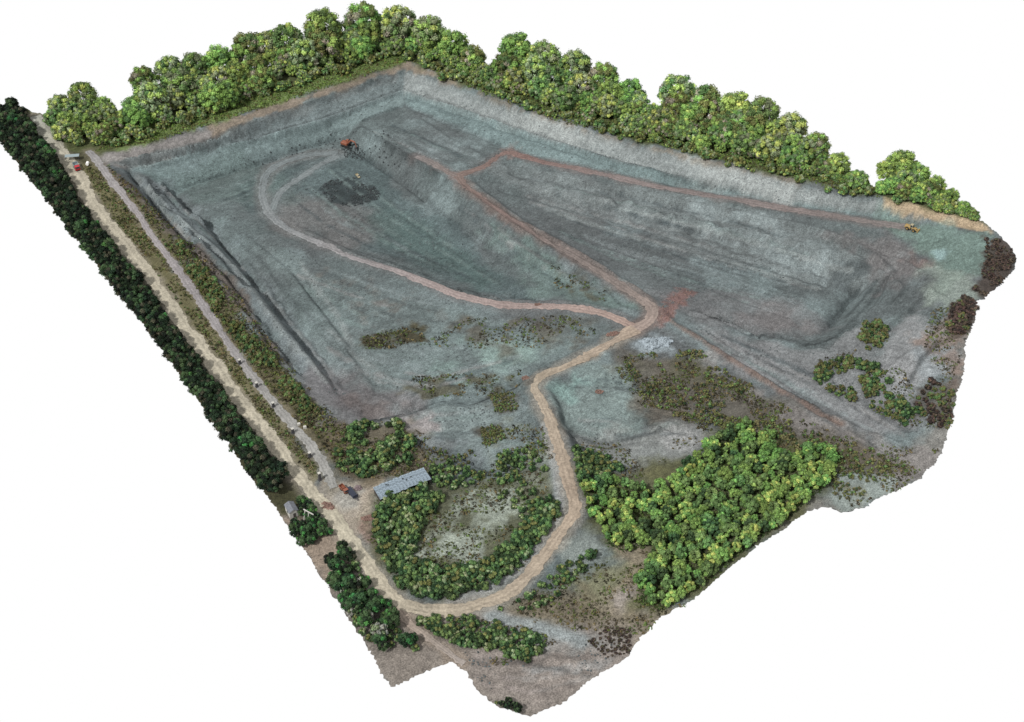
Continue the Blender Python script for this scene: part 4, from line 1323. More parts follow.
# tall trees of the back rows: picture place of the top of the crown, size
ROW_L = [(60, 97, 1.1), (83, 85, 1.35), (104, 100, 1.05), (143, 69, 1.25), (170, 59, 1.4), (195, 55, 1.45), (219, 49, 1.55), (248, 36, 1.7), (268, 34, 1.5), (286, 27, 1.75),
         (323, 13, 1.95), (363, 6, 1.95), (398, 9, 1.85), (428, 19, 1.7), (453, 33, 1.5), (473, 48, 1.25)]
ROW_R = [(516, 36, 1.65), (544, 45, 1.65), (575, 54, 1.6), (603, 66, 1.5), (630, 82, 1.3), (652, 106, 1.0), (677, 78, 1.65), (706, 89, 1.5), (735, 96, 1.6), (763, 101, 1.6),
         (791, 117, 1.45), (816, 136, 1.25), (838, 156, 1.05), (858, 173, .85)]
ROW_E = [(888, 162, 1.0), (902, 154, 1.3), (918, 167, 1.05), (935, 179, .9), (950, 191, .75), (964, 203, .6)]
FOOT_L = [(50, 152), (105, 155), (150, 142), (210, 124), (250, 111), (309, 92), (367, 73), (405, 61), (438, 72), (485, 91)]
FOOT_R = [(485, 91), (539, 115), (627, 138), (685, 154), (774, 173), (882, 197), (985, 224)]


def rows(row, foot, jump, name_row, end, seed, specs):
    for i, (px, py, s) in enumerate(row):
        x, y = crown_spot(px, py + 9 * s, s)
        plant("broadleaf_tree", big[(i * jump + seed) % 8], x, y, s, f"tall leafy green tree, {ORD[i]} from {end}, outer line of {name_row}", "tree", f"tall trees of {name_row}")
    r = np.random.default_rng(seed)
    fx = np.array([p[0] for p in foot], float)
    fy = np.array([p[1] for p in foot], float)
    sx = np.array([p[0] for p in row], float)
    sy = np.array([p[1] for p in row], float)
    for frac, k, step, nm in specs:
        px = row[0][0] - (24 if frac > .4 and row is ROW_R else 6)
        i = 0
        while px < row[-1][0] + 12:
            S = np.interp(px, sx, sy)
            B = np.interp(px, fx, fy)
            s = (B - S) / 75 * k * r.uniform(.7, 1.3)
            x, y = crown_spot(px, S + (frac + r.uniform(-.09, .09)) * (B - S), s)
            if is_free(x, y, 1.0) and not (112 < px < 132 and frac < .6):
                plant("broadleaf_tree", big[r.integers(0, 8)], x, y, s, f"leafy green tree, {ORD[min(i, 59)]} from {end}, {nm} line of {name_row}", "tree", f"{nm} trees of {name_row}")
                i += 1
            px += step * r.uniform(.85, 1.15) * (B - S) / 75


ORD += ["twenty-" + q for q in ORD[:9]] + ["thirtieth"] + ["thirty-" + q for q in ORD[:9]] + ["fortieth"] + ["forty-" + q for q in ORD[:9]] + ["fiftieth"] + ["fifty-" + q for q in ORD[:9]] + ["sixtieth"]
SPECS = [(.31, 1.25, 20, "second"), (.44, 1.35, 17, "middle"), (.60, 1.05, 13, "inner"), (.74, .74, 10, "innermost")]
rows(ROW_L, FOOT_L, 3, "the back left row", "the left end", 1, SPECS[:3] + [(.70, .55, 10, "innermost")])
rows(ROW_R, FOOT_R, 5, "the back right row", "the notch", 3, SPECS)
rows(ROW_E, FOOT_R, 8, "the tan bank clump", "the gap", 11, [(.55, 1.5, 14, "middle"), (.74, 1.1, 11, "inner")])
BM = marks([(85, 150, "beside the far left canopy"), (150, 140, "above the flat grey ledge"), (230, 115, "above the brown bank"), (310, 88, "above the left wall"), (380, 66, "near the far corner"), (430, 66, "just right of the far corner"),
            (500, 94, "near the notch"), (560, 118, "above the first pale scar"), (640, 138, "about mid wall"), (720, 158, "above the second pale scar"), (790, 174, "above the third pale scar"), (850, 190, "near the gap"), (900, 194, "just right of the gap"), (960, 212, "at its far end")])
for k, (pts, lab, grp) in enumerate([
    ([(55, 138), (80, 146), (110, 146), (150, 134), (210, 114), (250, 100), (309, 81), (367, 62), (405, 52)], "low bush under the back trees", "bushes at the foot of the back left row"),
    ([(410, 58), (438, 70), (485, 89), (539, 112), (627, 136), (685, 152), (774, 171), (870, 195)], "olive bush atop the back wall", "bushes along the back right wall"),
    ([(884, 192), (910, 196), (940, 204), (965, 214), (980, 222)], "low bush on top of the tan bank", "bushes on the tan bank"),
]):
    for x, y in along(pts, 2.9, 1.8, 900 + k):
        if is_free(x, y, 1.5):
            plant("bush", brush[random.randrange(5)], x, y, random.uniform(.4, 1.15), f"{lab}, {near_mark(x, y, BM)}", "bush", grp)

# dark line of trees left of the haul road
DARK = [(-12, 120), (16, 110), (50, 140), (75, 182), (106, 228), (134, 272), (162, 316), (192, 354), (234, 414), (268, 458), (284, 482), (272, 500), (240, 462), (198, 402), (147, 333), (96, 268), (46, 204), (4, 148)]
DM = marks([(25, 140, "at its far end"), (60, 180, "across from the red truck"), (95, 235, "across from the far lane"), (130, 285, "across from the middle lane"),
            (175, 345, "just above the farthest lane post"), (215, 400, "across from the lane posts"), (250, 450, "across from the last lane posts"), (280, 490, "beside the grey hut")])
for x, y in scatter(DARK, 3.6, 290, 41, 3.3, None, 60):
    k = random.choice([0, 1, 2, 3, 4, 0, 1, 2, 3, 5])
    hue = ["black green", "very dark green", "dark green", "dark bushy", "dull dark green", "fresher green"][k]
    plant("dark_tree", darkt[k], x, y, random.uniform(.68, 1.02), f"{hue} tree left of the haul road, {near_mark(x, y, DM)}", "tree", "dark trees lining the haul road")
# wood at the lower right
WOOD = [(580, 478), (620, 486), (665, 492), (690, 468), (706, 446), (722, 434), (745, 430), (768, 436), (782, 458), (800, 455), (818, 449), (834, 462), (828, 482), (812, 497), (796, 512),
        (770, 532), (735, 558), (700, 588), (664, 610), (636, 602), (640, 575), (658, 558), (648, 545), (625, 552), (606, 545), (604, 528), (588, 512), (584, 494)]
WM = marks([(600, 500, "at the left end by the road"), (650, 505, "left of the middle"), (690, 490, "on the upper left edge"), (735, 445, "on the upper tip"), (740, 480, "in the upper middle"),
            (815, 465, "on the right arm"), (780, 495, "on the right side"), (730, 530, "in the middle of the lower edge"), (690, 525, "in the very middle"), (660, 580, "in the lower lobe"), (625, 540, "by the small clearing")])
WH = ["light green", "yellow green", "mid green", "deep green"]
for x, y in scatter(WOOD, 2.9, 300, 42, 1.5, (14, -.38), 60):
    k = random.randrange(7)
    plant("small_tree", wood[k], x, y, random.uniform(.6, 1.32), f"small {WH[k % 4]} tree of the right wood, {near_mark(x, y, WM)}", "tree", "trees of the lower right wood", random.uniform(.85, 1.2))


def patch(poly, spacing, n, seed, protos, name, label, group, lo, hi, road=1.4, dens=None, mk=None):
    for x, y in scatter(poly, spacing, n, seed, road, dens, 40):
        lab = label if mk is None else f"{label}, {near_mark(x, y, mk)}"
        kind = "dry shrub" if "brown" in label or "black" in label else "dark shrub" if "dark" in label else "olive shrub" if "olive" in label else "green shrub"
        plant(kind.replace(" ", "_"), protos[random.randrange(len(protos))], x, y, random.uniform(lo, hi), lab, kind, group, .75 if kind == "dry shrub" else 1.0)


LOW_OLIVE = [crown_mesh(None, 7, 26, .3, 1.5, 1.1, 1.0, [(G_OLIVE, 4), (G_MID, 1), (srgb(86, 84, 58), 3), (G_DEEP, 1)], 880 + k, .03, (.36, .55)) for k in range(5)]


def thicket(name, areas, label, cat, seed):
    """scrub that reads as one mass: many small crowns joined into one object"""
    r = np.random.default_rng(seed)
    VV, FF, CC = [], [], []
    n = 0
    for poly, spacing, lo, hi, road, dens in areas:
        for x, y in scatter(poly, spacing, 400, seed, road, dens, 40):
            v, f, c = LOW_OLIVE[r.integers(0, 5)]
            a = r.uniform(0, 6.28)
            q = r.uniform(lo, hi)
            m = np.array([[math.cos(a), -math.sin(a), 0], [math.sin(a), math.cos(a), 0], [0, 0, 1]])
            VV.append(v @ m.T * q + np.array([x, y, float(hgt(x, y))]))
            FF.append(f + n)
            CC.append(c * r.uniform(.7, 1.3))
            n += len(v)
    o = link(name, mesh(name, np.concatenate(VV), np.concatenate(FF), M_SCRUB, np.clip(np.concatenate(CC), .002, .6)))
    tag(o, label, cat, kind='stuff')


patch([(376, 512), (390, 498), (425, 488), (440, 500), (425, 520), (410, 560), (440, 572), (480, 570), (510, 545), (540, 510), (556, 505), (558, 525), (530, 560), (490, 588), (450, 598), (410, 596), (388, 572), (378, 545)],
      2.6, 230, 43, scrub, "shrub", "round green shrub inside the road bend", "shrubs inside the road bend", .75, 1.35, mk=marks([(400, 510, "just below the shed"), (385, 560, "on the left side"), (420, 585, "at the lower left"), (480, 582, "along the bottom"), (525, 550, "on the lower right"), (550, 515, "at the right end")]))
patch([(334, 440), (362, 424), (398, 424), (418, 440), (410, 466), (370, 480), (338, 470)], 2.4, 60, 44, scrub, "shrub", "green shrub in the thicket above the shed", "shrubs above the shed", .5, 1.25, dens=(10, -.2), mk=marks([(350, 440, "on the left side"), (390, 435, "on the upper right"), (385, 465, "on the lower right")]))
patch([(430, 470), (450, 462), (475, 465), (485, 480), (455, 490), (435, 488)], 2.8, 26, 45, scrub, "shrub", "green shrub right of the shed", "shrubs right of the shed", .6, 1.0, dens=(10, -.1))
patch([(495, 455), (530, 450), (552, 480), (555, 500), (520, 520), (500, 500)], 3.0, 40, 46, scrub, "shrub", "green shrub left of the haul road dog leg", "shrubs left of the dog leg", .6, 1.05, dens=(10, -.05))
patch([(574, 450), (600, 452), (620, 470), (600, 480), (578, 475)], 2.8, 30, 47, scrub, "shrub", "green shrub between the road and the wood", "shrubs between road and wood", .7, 1.1)
patch([(560, 570), (580, 555), (600, 552), (580, 575), (540, 612), (490, 612), (520, 598)], 2.6, 34, 48, scrub, "shrub", "green shrub on the outer side of the bend", "shrubs outside the bend", .4, 1.0, dens=(8, -.12))
patch([(414, 620), (445, 615), (480, 622), (520, 632), (548, 650), (525, 663), (490, 650), (450, 642)], 2.2, 90, 49, scrub, "shrub", "green shrub in the strip below the road bend", "shrubs below the bend", .4, 1.2, road=.6, dens=(9, -.4), mk=marks([(430, 626), ][:0] + [(430, 626, "at the left end"), (470, 630, "in the middle"), (520, 645, "at the right end")]))
patch([(332, 560), (345, 550), (358, 556), (372, 580), (388, 608), (402, 630), (420, 652), (400, 648), (380, 652), (366, 640), (345, 608), (334, 585)],
      2.5, 110, 50, [darkt[0], darkt[5], darkt[5], scrub[0], scrub[2], scrub[1]], "shrub", "dark shrub in the clump left of the road bend", "dark shrubs left of the bend", .5, .85, road=1.0, mk=marks([(340, 565, "at the upper end"), (365, 605, "in the middle"), (400, 640, "at the lower end")]))
patch([(300, 506), (318, 508), (330, 522), (330, 536), (305, 548), (290, 536), (296, 524), (304, 524)], 2.4, 30, 51, [darkt[0], darkt[5], darkt[5]], "shrub", "dark shrub around the grey hut", "dark shrubs round the hut", .4, .6, road=.8)
patch([(815, 368), (850, 358), (886, 372), (892, 394), (925, 415), (905, 426), (855, 406), (818, 386)], 2.3, 70, 52, olive + scrub[:2], "shrub", "olive shrub on the grey slope at right", "olive shrubs on the right slope", .45, 1.3, dens=(9, -.22), mk=marks([(830, 374, "at the upper left end"), (860, 372, "in the upper middle"), (880, 392, "in the middle"), (905, 412, "at the lower end")]))
patch([(858, 330), (875, 325), (890, 333), (885, 346), (865, 350)], 2.6, 24, 53, olive, "shrub", "olive shrub in the small clump right of the basin", "olive shrubs by the basin", .5, 1.3, dens=(8, -.2))
patch([(180, 244), (205, 268), (240, 318), (280, 368), (318, 412), (300, 412), (255, 365), (215, 315), (180, 262)], 2.3, 100, 54, olive, "shrub", "olive shrub on the lane's pit side", "olive shrubs on the left bank", .5, 1.25, road=1.2, dens=(12, -.02), mk=marks([(125, 185, "at the far end"), (180, 250, "in the far half"), (225, 310, "about the middle"), (260, 350, "near the farthest post"), (300, 400, "near the yard end")]))
patch([(985, 240), (1004, 238), (1018, 258), (1005, 280), (985, 296), (975, 290), (985, 265)], 2.0, 110, 56, brown, "shrub", "dry brown shrub on the right hand corner", "brown shrubs on the right corner", .3, .8, dens=(6, -.08), mk=marks([(1000, 245, "at its top"), (1012, 262, "at the tip"), (988, 285, "at its lower end")]))
patch([(952, 305), (965, 298), (978, 305), (970, 328), (955, 335), (948, 325)], 2.7, 24, 57, brown + olive[:1], "shrub", "dry brown shrub on the right edge below the corner", "brown shrubs on the right edge", .8, 1.2)
patch([(912, 400), (930, 382), (952, 378), (955, 405), (948, 430), (925, 420)], 2.7, 44, 58, brown[:2] + olive[:2], "shrub", "dark dry shrub at the broken right edge", "dark shrubs at the right edge", .4, 1.0, dens=(8, -.1))
thicket("scrub", [([(85, 168), (100, 178), (150, 240), (220, 342), (300, 446), (310, 470), (290, 450), (225, 372), (150, 268), (95, 190)], 1.9, .2, .5, .6, (8, -.1)),
                  ([(104, 166), (140, 205), (195, 260), (240, 318), (290, 378), (335, 430), (320, 440), (255, 366), (212, 310), (160, 240), (114, 180)], 2.2, .3, .7, .9, (10, -.08))],
        "low olive scrub on both sides of the grey lane", "scrub", 55)
thicket("scrub", [([(625, 360), (660, 358), (700, 352), (750, 385), (790, 425), (740, 425), (690, 425), (640, 400)], 2.3, .3, .9, .9, (9, .06)),
                  ([(800, 430), (860, 445), (905, 468), (885, 485), (850, 478), (815, 455)], 2.2, .4, .85, .9, (10, -.2)),
                  ([(832, 478), (850, 485), (870, 492), (850, 500), (835, 495)], 2.2, .4, .8, .9, None),
                  ([(690, 415), (740, 420), (790, 430), (800, 450), (780, 440), (720, 428)], 2.0, .5, .95, .9, (10, -.2))],
        "olive scrub scattered over the brown ground above the wood", "scrub", 59)
thicket("scrub", [([(482, 428), (500, 426), (506, 440), (484, 446)], 1.2, .3, .55, .5, None), ([(490, 396), (514, 394), (518, 410), (496, 413)], 1.2, .3, .5, .5, None),
                  ([(500, 430), (540, 425), (552, 455), (520, 452)], 2.0, .35, .7, .8, (8, 0)), ([(430, 445), (480, 455), (500, 480), (450, 480)], 2.2, .35, .75, .8, (8, -.05))],
        "patchy low scrub on the ground left of the haul road", "scrub", 64)
patch([(588, 642), (606, 628), (630, 630), (630, 652), (606, 662)], 1.3, 60, 62, brown[:2], "shrub", "low black brushwood at the bottom right edge", "black brushwood at the bottom edge", .14, .42, dens=(5, -.1))
patch([(490, 702), (512, 704), (522, 713), (500, 712)], 2.0, 12, 63, [darkt[0], scrub[1]], "shrub", "dark shrub at the very bottom edge", "dark shrubs at the bottom edge", .3, .45)
for px, py, s, what in [(340, 572, .9, "beside the track"), (345, 592, .8, "next to the plot edge"), (358, 604, 1.0, "in the middle of the clump"), (352, 612, .8, "on the outer side of the clump"),
                        (368, 618, 1.0, "behind the largest pale one"), (380, 634, 1.35, "the largest of the pale ones"), (360, 583, .8, "near the road side")]:
    x, y, z = G(px, py + 4)
    plant("whitish_shrub", pale[random.randrange(2)], x, y, s * 1.05, f"whitish shrub in the dark clump, {what}", "shrub", "whitish shrubs left of the bend", 1.7)
x, y, z = G(590, 560)
plant("green_shrub", wood[3], x, y, .95, "round lone green shrub on the verge below the dog leg", "shrub", None)
# ------------------------------------------------------------------ uncountable scrub tufts: one object each
def tufts(name, spots, palette, size, per, seed, label, cat):
    r = np.random.default_rng(seed)
    n = len(spots)
    xy = np.array(spots)
    z = hgt(xy[:, 0], xy[:, 1])
    cen = np.repeat(np.stack([xy[:, 0], xy[:, 1], z], 1), per, 0)
    sz = np.repeat(r.uniform(.5, 1.3, n) * size, per)[:, None]
    d = r.standard_normal((n * per, 3))
    d /= np.linalg.norm(d, axis=1, keepdims=True)
    d[:, 2] = np.abs(d[:, 2])
    p = cen + d * sz * r.uniform(.5, 1, (n * per, 1)) * np.array([1, 1, .8])
    nn = d + .6 * r.standard_normal((n * per, 3))
    nn /= np.linalg.norm(nn, axis=1, keepdims=True)
    a = np.cross(nn, r.standard_normal((n * per, 3)))
    a /= np.linalg.norm(a, axis=1, keepdims=True)
    b = np.cross(nn, a)
    s = sz * .42
    V = np.stack([p - a * s, p - b * s * .7, p + a * s, p + b * s * .7], 1).reshape(-1, 3)
    F = np.arange(len(V)).reshape(-1, 4)
    cols = np.array(palette)[r.integers(0, len(palette), n)] * r.uniform(.7, 1.3, (n, 1))
    cc = np.repeat(np.repeat(cols, per, 0) * r.uniform(.65, 1.35, (n * per, 1)), 4, 0)
    o = link(name, mesh(name, V, F, M_SCRUB, np.clip(cc, .003, .6)))
    tag(o, label, cat, kind='stuff')


SC = []
for poly, sp, n, dens in [
    ([(85, 165), (100, 172), (150, 235), (250, 378), (316, 468), (312, 480), (225, 375), (120, 232)], 1.2, 1500, (9, -.2)),
    ([(108, 166), (160, 214), (230, 285), (300, 380), (350, 430), (345, 470), (300, 430), (215, 318), (140, 212)], 1.3, 1500, (10, -.15)),
    ([(330, 425), (400, 420), (440, 450), (430, 475), (350, 480), (320, 450)], 1.3, 900, (9, -.1)),
    ([(375, 500), (440, 475), (540, 470), (560, 520), (520, 570), (450, 600), (400, 590), (370, 540)], 1.4, 1500, (9, -.05)),
    ([(610, 358), (680, 350), (750, 385), (860, 450), (850, 480), (760, 440), (680, 425), (640, 405)], 1.1, 3000, (9, .06)),
    ([(575, 440), (640, 440), (700, 440), (690, 470), (600, 480)], 1.5, 600, (9, .05)),
    ([(560, 575), (650, 550), (630, 600), (690, 605), (640, 635), (540, 625), (510, 605)], 1.4, 1000, (9, -.05)),
    ([(800, 430), (940, 450), (900, 490), (840, 510), (820, 470)], 1.4, 900, (9, -.02)),
    ([(820, 360), (890, 340), (950, 380), (950, 430), (900, 425), (830, 385)], 1.5, 700, (9, .08)),
    ([(480, 430), (545, 420), (556, 470), (520, 480), (490, 465)], 1.4, 500, (8, .05)),
    ([(470, 318), (560, 316), (620, 326), (540, 352), (420, 345)], 1.6, 500, (10, .18)),
    ([(362, 338), (390, 330), (415, 326), (425, 340), (395, 348), (366, 350)], 1.2, 400, (8, -.2)),
    ([(410, 378), (520, 370), (520, 385), (430, 398)], 1.4, 300, (8, .05)),
    ([(420, 615), (520, 625), (560, 640), (500, 665), (450, 645)], 1.4, 600, (8, 0)),
    ([(930, 310), (970, 305), (965, 345), (950, 385), (925, 350)], 1.4, 300, (8, 0)),
    ([(545, 262), (605, 290), (605, 302), (560, 292)], 1.5, 200, (8, .1)),
]:
    SC += scatter(poly, sp, n, len(SC) + 3, .6, dens, 12)
tufts("ground_scrub", SC, [srgb(104, 112, 62), srgb(86, 92, 54), srgb(122, 110, 76), srgb(84, 76, 58), srgb(96, 116, 64), srgb(60, 58, 44)], .95, 9, 5, "low olive and brown scrub tufts over the open ground", "scrub")
GB = []
for poly in [[(95, 152), (150, 143), (210, 125), (309, 94), (367, 75), (405, 62), (405, 52), (300, 82), (200, 110), (120, 135)],
             [(410, 60), (485, 94), (560, 122), (640, 140), (780, 176), (880, 198), (880, 188), (700, 140), (500, 80)]]:
    GB += scatter(poly, 1.2, 1500, len(GB) + 9, .6, None, 8)
tufts("verge_grass", GB, [srgb(112, 140, 66), srgb(96, 116, 56), srgb(128, 148, 84), srgb(104, 100, 60)], 1.0, 9, 6, "bright weeds at the foot of the back tree rows", "weeds")

tufts("wood_underbrush", scatter(WOOD, 1.3, 1900, 77, .8, None, 14), [srgb(84, 104, 56), srgb(66, 84, 48), srgb(96, 112, 60)], 1.1, 12, 8, "green undergrowth between the trees of the right wood", "undergrowth")

# loose stones on the benches and the dark rubble patch: too many and too small to count
def stones(name, spots, size, m, seed, label, lo=.5, hi=1.5):
    r = np.random.default_rng(seed)
    V = []
    F = []
    for k, (x, y) in enumerate(spots):
        s = size * r.uniform(lo, hi)
        v = IV * s * r.uniform(.6, 1.2, (12, 3)) * np.array([1, 1, .7]) + np.array([x, y, float(hgt(x, y)) + s * .25])
        V.append(v)
        F.append(IF + 12 * k)
    o = link(name, mesh(name, np.concatenate(V), np.concatenate(F), m))
    tag(o, label, "stones", kind='stuff')


stones("loose_stones", scatter([(318, 188), (332, 180), (356, 178), (370, 182), (384, 197), (370, 201), (352, 207), (332, 203)], .9, 700, 71, .5, (5, -.02), 12),   .55, M_ROCK, 1, "dark broken stones spread on the lower pit floor")
stones("loose_stones", scatter([(190, 178), (250, 158), (335, 132), (385, 130), (410, 158), (395, 170), (350, 140), (250, 168), (205, 182)], 2.4, 240, 72, .5, (9, .0), 10), .5, M_ROCK, 2, "dark boulders strewn on the back left bench face")
stones("loose_stones", scatter([(340, 145), (352, 142), (366, 152), (362, 160), (345, 157)], 1.0, 140, 73, .3, None, 10), .5, M_ROCK, 4, "dark blasted rock beside the orange excavator")
stones("loose_stones", scatter([(655, 318), (664, 305), (682, 290), (692, 292), (684, 304), (668, 316), (662, 326)], 1.3, 200, 74, .2, None, 10), .3, M_RUBBLE, 5, "red stones spilled beyond the road junction")

STN = []
for poly, sp, n, dens in [
    ([(180, 192), (300, 160), (350, 165), (440, 215), (530, 285), (450, 280), (300, 225), (215, 230)], .7, 420, (14, .16)),
    ([(390, 120), (480, 150), (600, 185), (850, 245), (880, 265), (820, 335), (690, 310), (560, 235), (470, 180)], .7, 900, (16, .16)),
    ([(230, 230), (330, 265), (480, 310), (600, 325), (470, 398), (380, 390), (300, 320)], .7, 500, (14, .16)),
    ([(120, 175), (200, 245), (330, 395), (350, 395), (240, 262), (160, 185)], .6, 420, (10, .1)),
    ([(690, 325), (830, 355), (900, 300), (950, 300), (940, 440), (820, 400)], .7, 420, (12, .16)),
    ([(120, 165), (400, 80), (400, 100), (330, 140), (180, 185)], 2.4, 300, (10, .12)), ([(420, 90), (700, 170), (880, 205), (860, 218), (680, 188), (500, 142), (420, 110)], 2.4, 400, (10, .12)),
    ([(560, 385), (640, 370), (760, 420), (690, 450), (580, 440)], .7, 260, (12, .16)), ([(460, 650), (630, 640), (560, 700), (490, 700)], .7, 160, (12, .16)),
    ([(370, 425), (500, 400), (540, 440), (480, 460), (400, 440)], .7, 160, (12, .16)),
]:
    STN += scatter(poly, sp, n // 2, len(STN) + 21, .3, dens, 6)
stones("loose_stones", STN, .25, M_STONE, 8, "loose grey stones scattered over the quarry floors", .4, 2.0)

# ------------------------------------------------------------------ built things
class MB:
    def __init__(self):
        self.v = []
        self.f = []

    def box(self, c, s, rot=0.0, taper=1.0, bevel=0.0):
        x, y, z = [q / 2 for q in s]
        b = len(self.v)
        cr, sr = math.cos(rot), math.sin(rot)
        P = []
        for dz, t in ((-z, 1), (z, taper)):
            for dx, dy in ((-x, -y), (x, -y), (x, y), (-x, y)):
                P.append((dx * t, dy * t, dz))
        for p in P:
            self.v.append((c[0] + p[0] * cr - p[1] * sr, c[1] + p[0] * sr + p[1] * cr, c[2] + p[2]))
        for f in ((0, 3, 2, 1), (4, 5, 6, 7), (0, 1, 5, 4), (1, 2, 6, 5), (2, 3, 7, 6), (3, 0, 4, 7)):
            self.f.append(tuple(b + k for k in f))
        return self

    def prism(self, prof, y0, y1):
        """outline in x-z pushed along y"""
        n = len(prof)
        b = len(self.v)
        for y in (y0, y1):
            for p in prof:
                self.v.append((p[0], y, p[1]))
        self.f.append(tuple(b + k for k in range(n)))
        self.f.append(tuple(b + n + k for k in reversed(range(n))))
        for k in range(n):
            self.f.append((b + (k + 1) % n, b + k, b + n + k, b + n + (k + 1) % n))
        return self

    def wheel(self, c, r, w, n=14):
        prof = [(c[0] + r * math.cos(2 * math.pi * k / n), c[2] + r * math.sin(2 * math.pi * k / n)) for k in range(n)]
        return self.prism(prof, c[1] - w / 2, c[1] + w / 2)

    def bar(self, a, b, w, h=None):
        a = Vector(a)
        b = Vector(b)
        d = (b - a).normalized()
        u = d.orthogonal().normalized() if abs(d.z) > .95 else d.cross(Vector((0, 0, 1))).normalized()
        v = d.cross(u)
        h = h or w
        k = len(self.v)
        for p in (a, b):
            for s, t in ((-1, -1), (1, -1), (1, 1), (-1, 1)):
                q = p + u * (s * w / 2) + v * (t * h / 2)
                self.v.append(tuple(q))
        for f in ((0, 1, 2, 3), (7, 6, 5, 4), (0, 4, 5, 1), (1, 5, 6, 2), (2, 6, 7, 3), (3, 7, 4, 0)):
            self.f.append(tuple(k + q for q in f))
        return self

    def build(self, name, m, parent=None, bevel=.04):
        import bmesh
        me = bpy.data.meshes.new(name)
        me.from_pydata(self.v, [], self.f)
        bm = bmesh.new()
        bm.from_mesh(me)
        bmesh.ops.recalc_face_normals(bm, faces=bm.faces)
        if bevel:
            bmesh.ops.bevel(bm, geom=list(bm.edges), offset=bevel, segments=1, affect='EDGES', clamp_overlap=True)
        bm.to_mesh(me)
        bm.free()
        me.materials.append(m)
        return link(name, me, parent)


def root(name, px, py, rz, label, cat, group=None, dz=0.0):
    x, y, z = G(px, py)
    o = link(name, None)
    o.location = (x, y, z + dz)
    o.rotation_euler = (0, 0, R(rz))
    tag(o, label, cat, group)
    return o


def root_xy(name, x, y, z, rz, label, cat, group=None):
    o = link(name, None)
    o.location = (x, y, z)
    o.rotation_euler = (0, 0, R(rz))
    tag(o, label, cat, group)
    return o


def excavator(px, py, rz, label):
    t = root("excavator", px, py, rz, label, "excavator", None, .1)
    for s in (-1, 1):
        prof = [(-2.2, .15), (-1.8, 0), (1.8, 0), (2.2, .15), (2.45, .5), (2.2, .9), (1.8, 1.0), (-1.8, 1.0), (-2.2, .9), (-2.45, .5)]
        MB().prism(prof, s * 1.35 - .35, s * 1.35 + .35).build("track", M_TYRE, t)
    MB().box((0, 0, .75), (2.2, 2.1, .6)).build("undercarriage", M_STEEL, t)
    MB().box((-.5, 0, 1.75), (4.0, 2.9, 1.3), 0, .95).build("body", M_ORANGE, t, .1)
    MB().box((-2.2, 0, 1.8), (.9, 2.9, 1.1), 0, .92).build("counterweight", M_STEEL, t, .1)
    cab = MB().box((.7, .85, 2.75), (1.7, 1.2, 1.6), 0, .9).build("cab", M_ORANGE, t, .06)
    MB().box((1.54, .85, 2.85), (.06, .95, 1.0)).build("window", M_GLASS, cab, 0)
    MB().box((.7, 1.44, 2.85), (1.2, .05, .9)).build("window", M_GLASS, cab, 0)
    MB().bar((1.2, -.3, 2.0), (3.6, -.3, 4.6), .6, .75).bar((3.5, -.3, 4.6), (6.2, -.3, 4.1), .55, .6).build("boom", M_ORANGE, t)
    MB().bar((6.1, -.3, 4.2), (6.9, -.3, 1.3), .45, .5).build("stick", M_ORANGE, t)
    MB().prism([(6.3, 1.4), (7.2, 1.5), (7.4, .8), (6.9, .2), (6.2, .3), (6.0, .8)], -1.0, .4).build("bucket", M_STEEL, t)
    MB().bar((1.6, -.3, 1.7), (3.4, -.3, 3.7), .2).build("ram", M_STEEL, t, 0)
    return t


def loader(px, py, rz, label):
    t = root("wheel_loader", px, py, rz, label, "loader", None, .05)
    for x in (-1.6, 1.6):
        for s in (-1, 1):
            w = MB().wheel((x, s * 1.15, .8), .8, .6).build("wheel", M_TYRE, t, .05)
            MB().wheel((x, s * 1.48, .8), .38, .08, 10).build("rim", M_YELLOW, w, 0)
    MB().box((-1.7, 0, 1.45), (3.0, 2.0, 1.2), 0, .93).build("engine_hood", M_YELLOW, t, .12)
    MB().box((1.4, 0, 1.15), (2.2, 1.5, .8)).build("front_frame", M_YELLOW, t, .08)
    cab = MB().box((.1, 0, 2.45), (1.5, 1.6, 1.6), 0, .88).build("cab", M_CREAM, t, .06)
    MB().box((.84, 0, 2.5), (.08, 1.2, 1.0)).build("window", M_GLASS, cab, 0)
    for s in (-1, 1):
        MB().box((.1, s * .77, 2.5), (1.0, .08, .9)).build("window", M_GLASS, cab, 0)
        MB().bar((1.4, s * .6, 1.7), (3.6, s * .6, .9), .28, .4).build("lift_arm", M_YELLOW, t)
    MB().prism([(3.3, .15), (4.9, .1), (4.9, .25), (3.9, .5), (3.7, 1.4), (3.3, 1.5)], -1.5, 1.5).build("bucket", M_YELLOW, t)
    return t


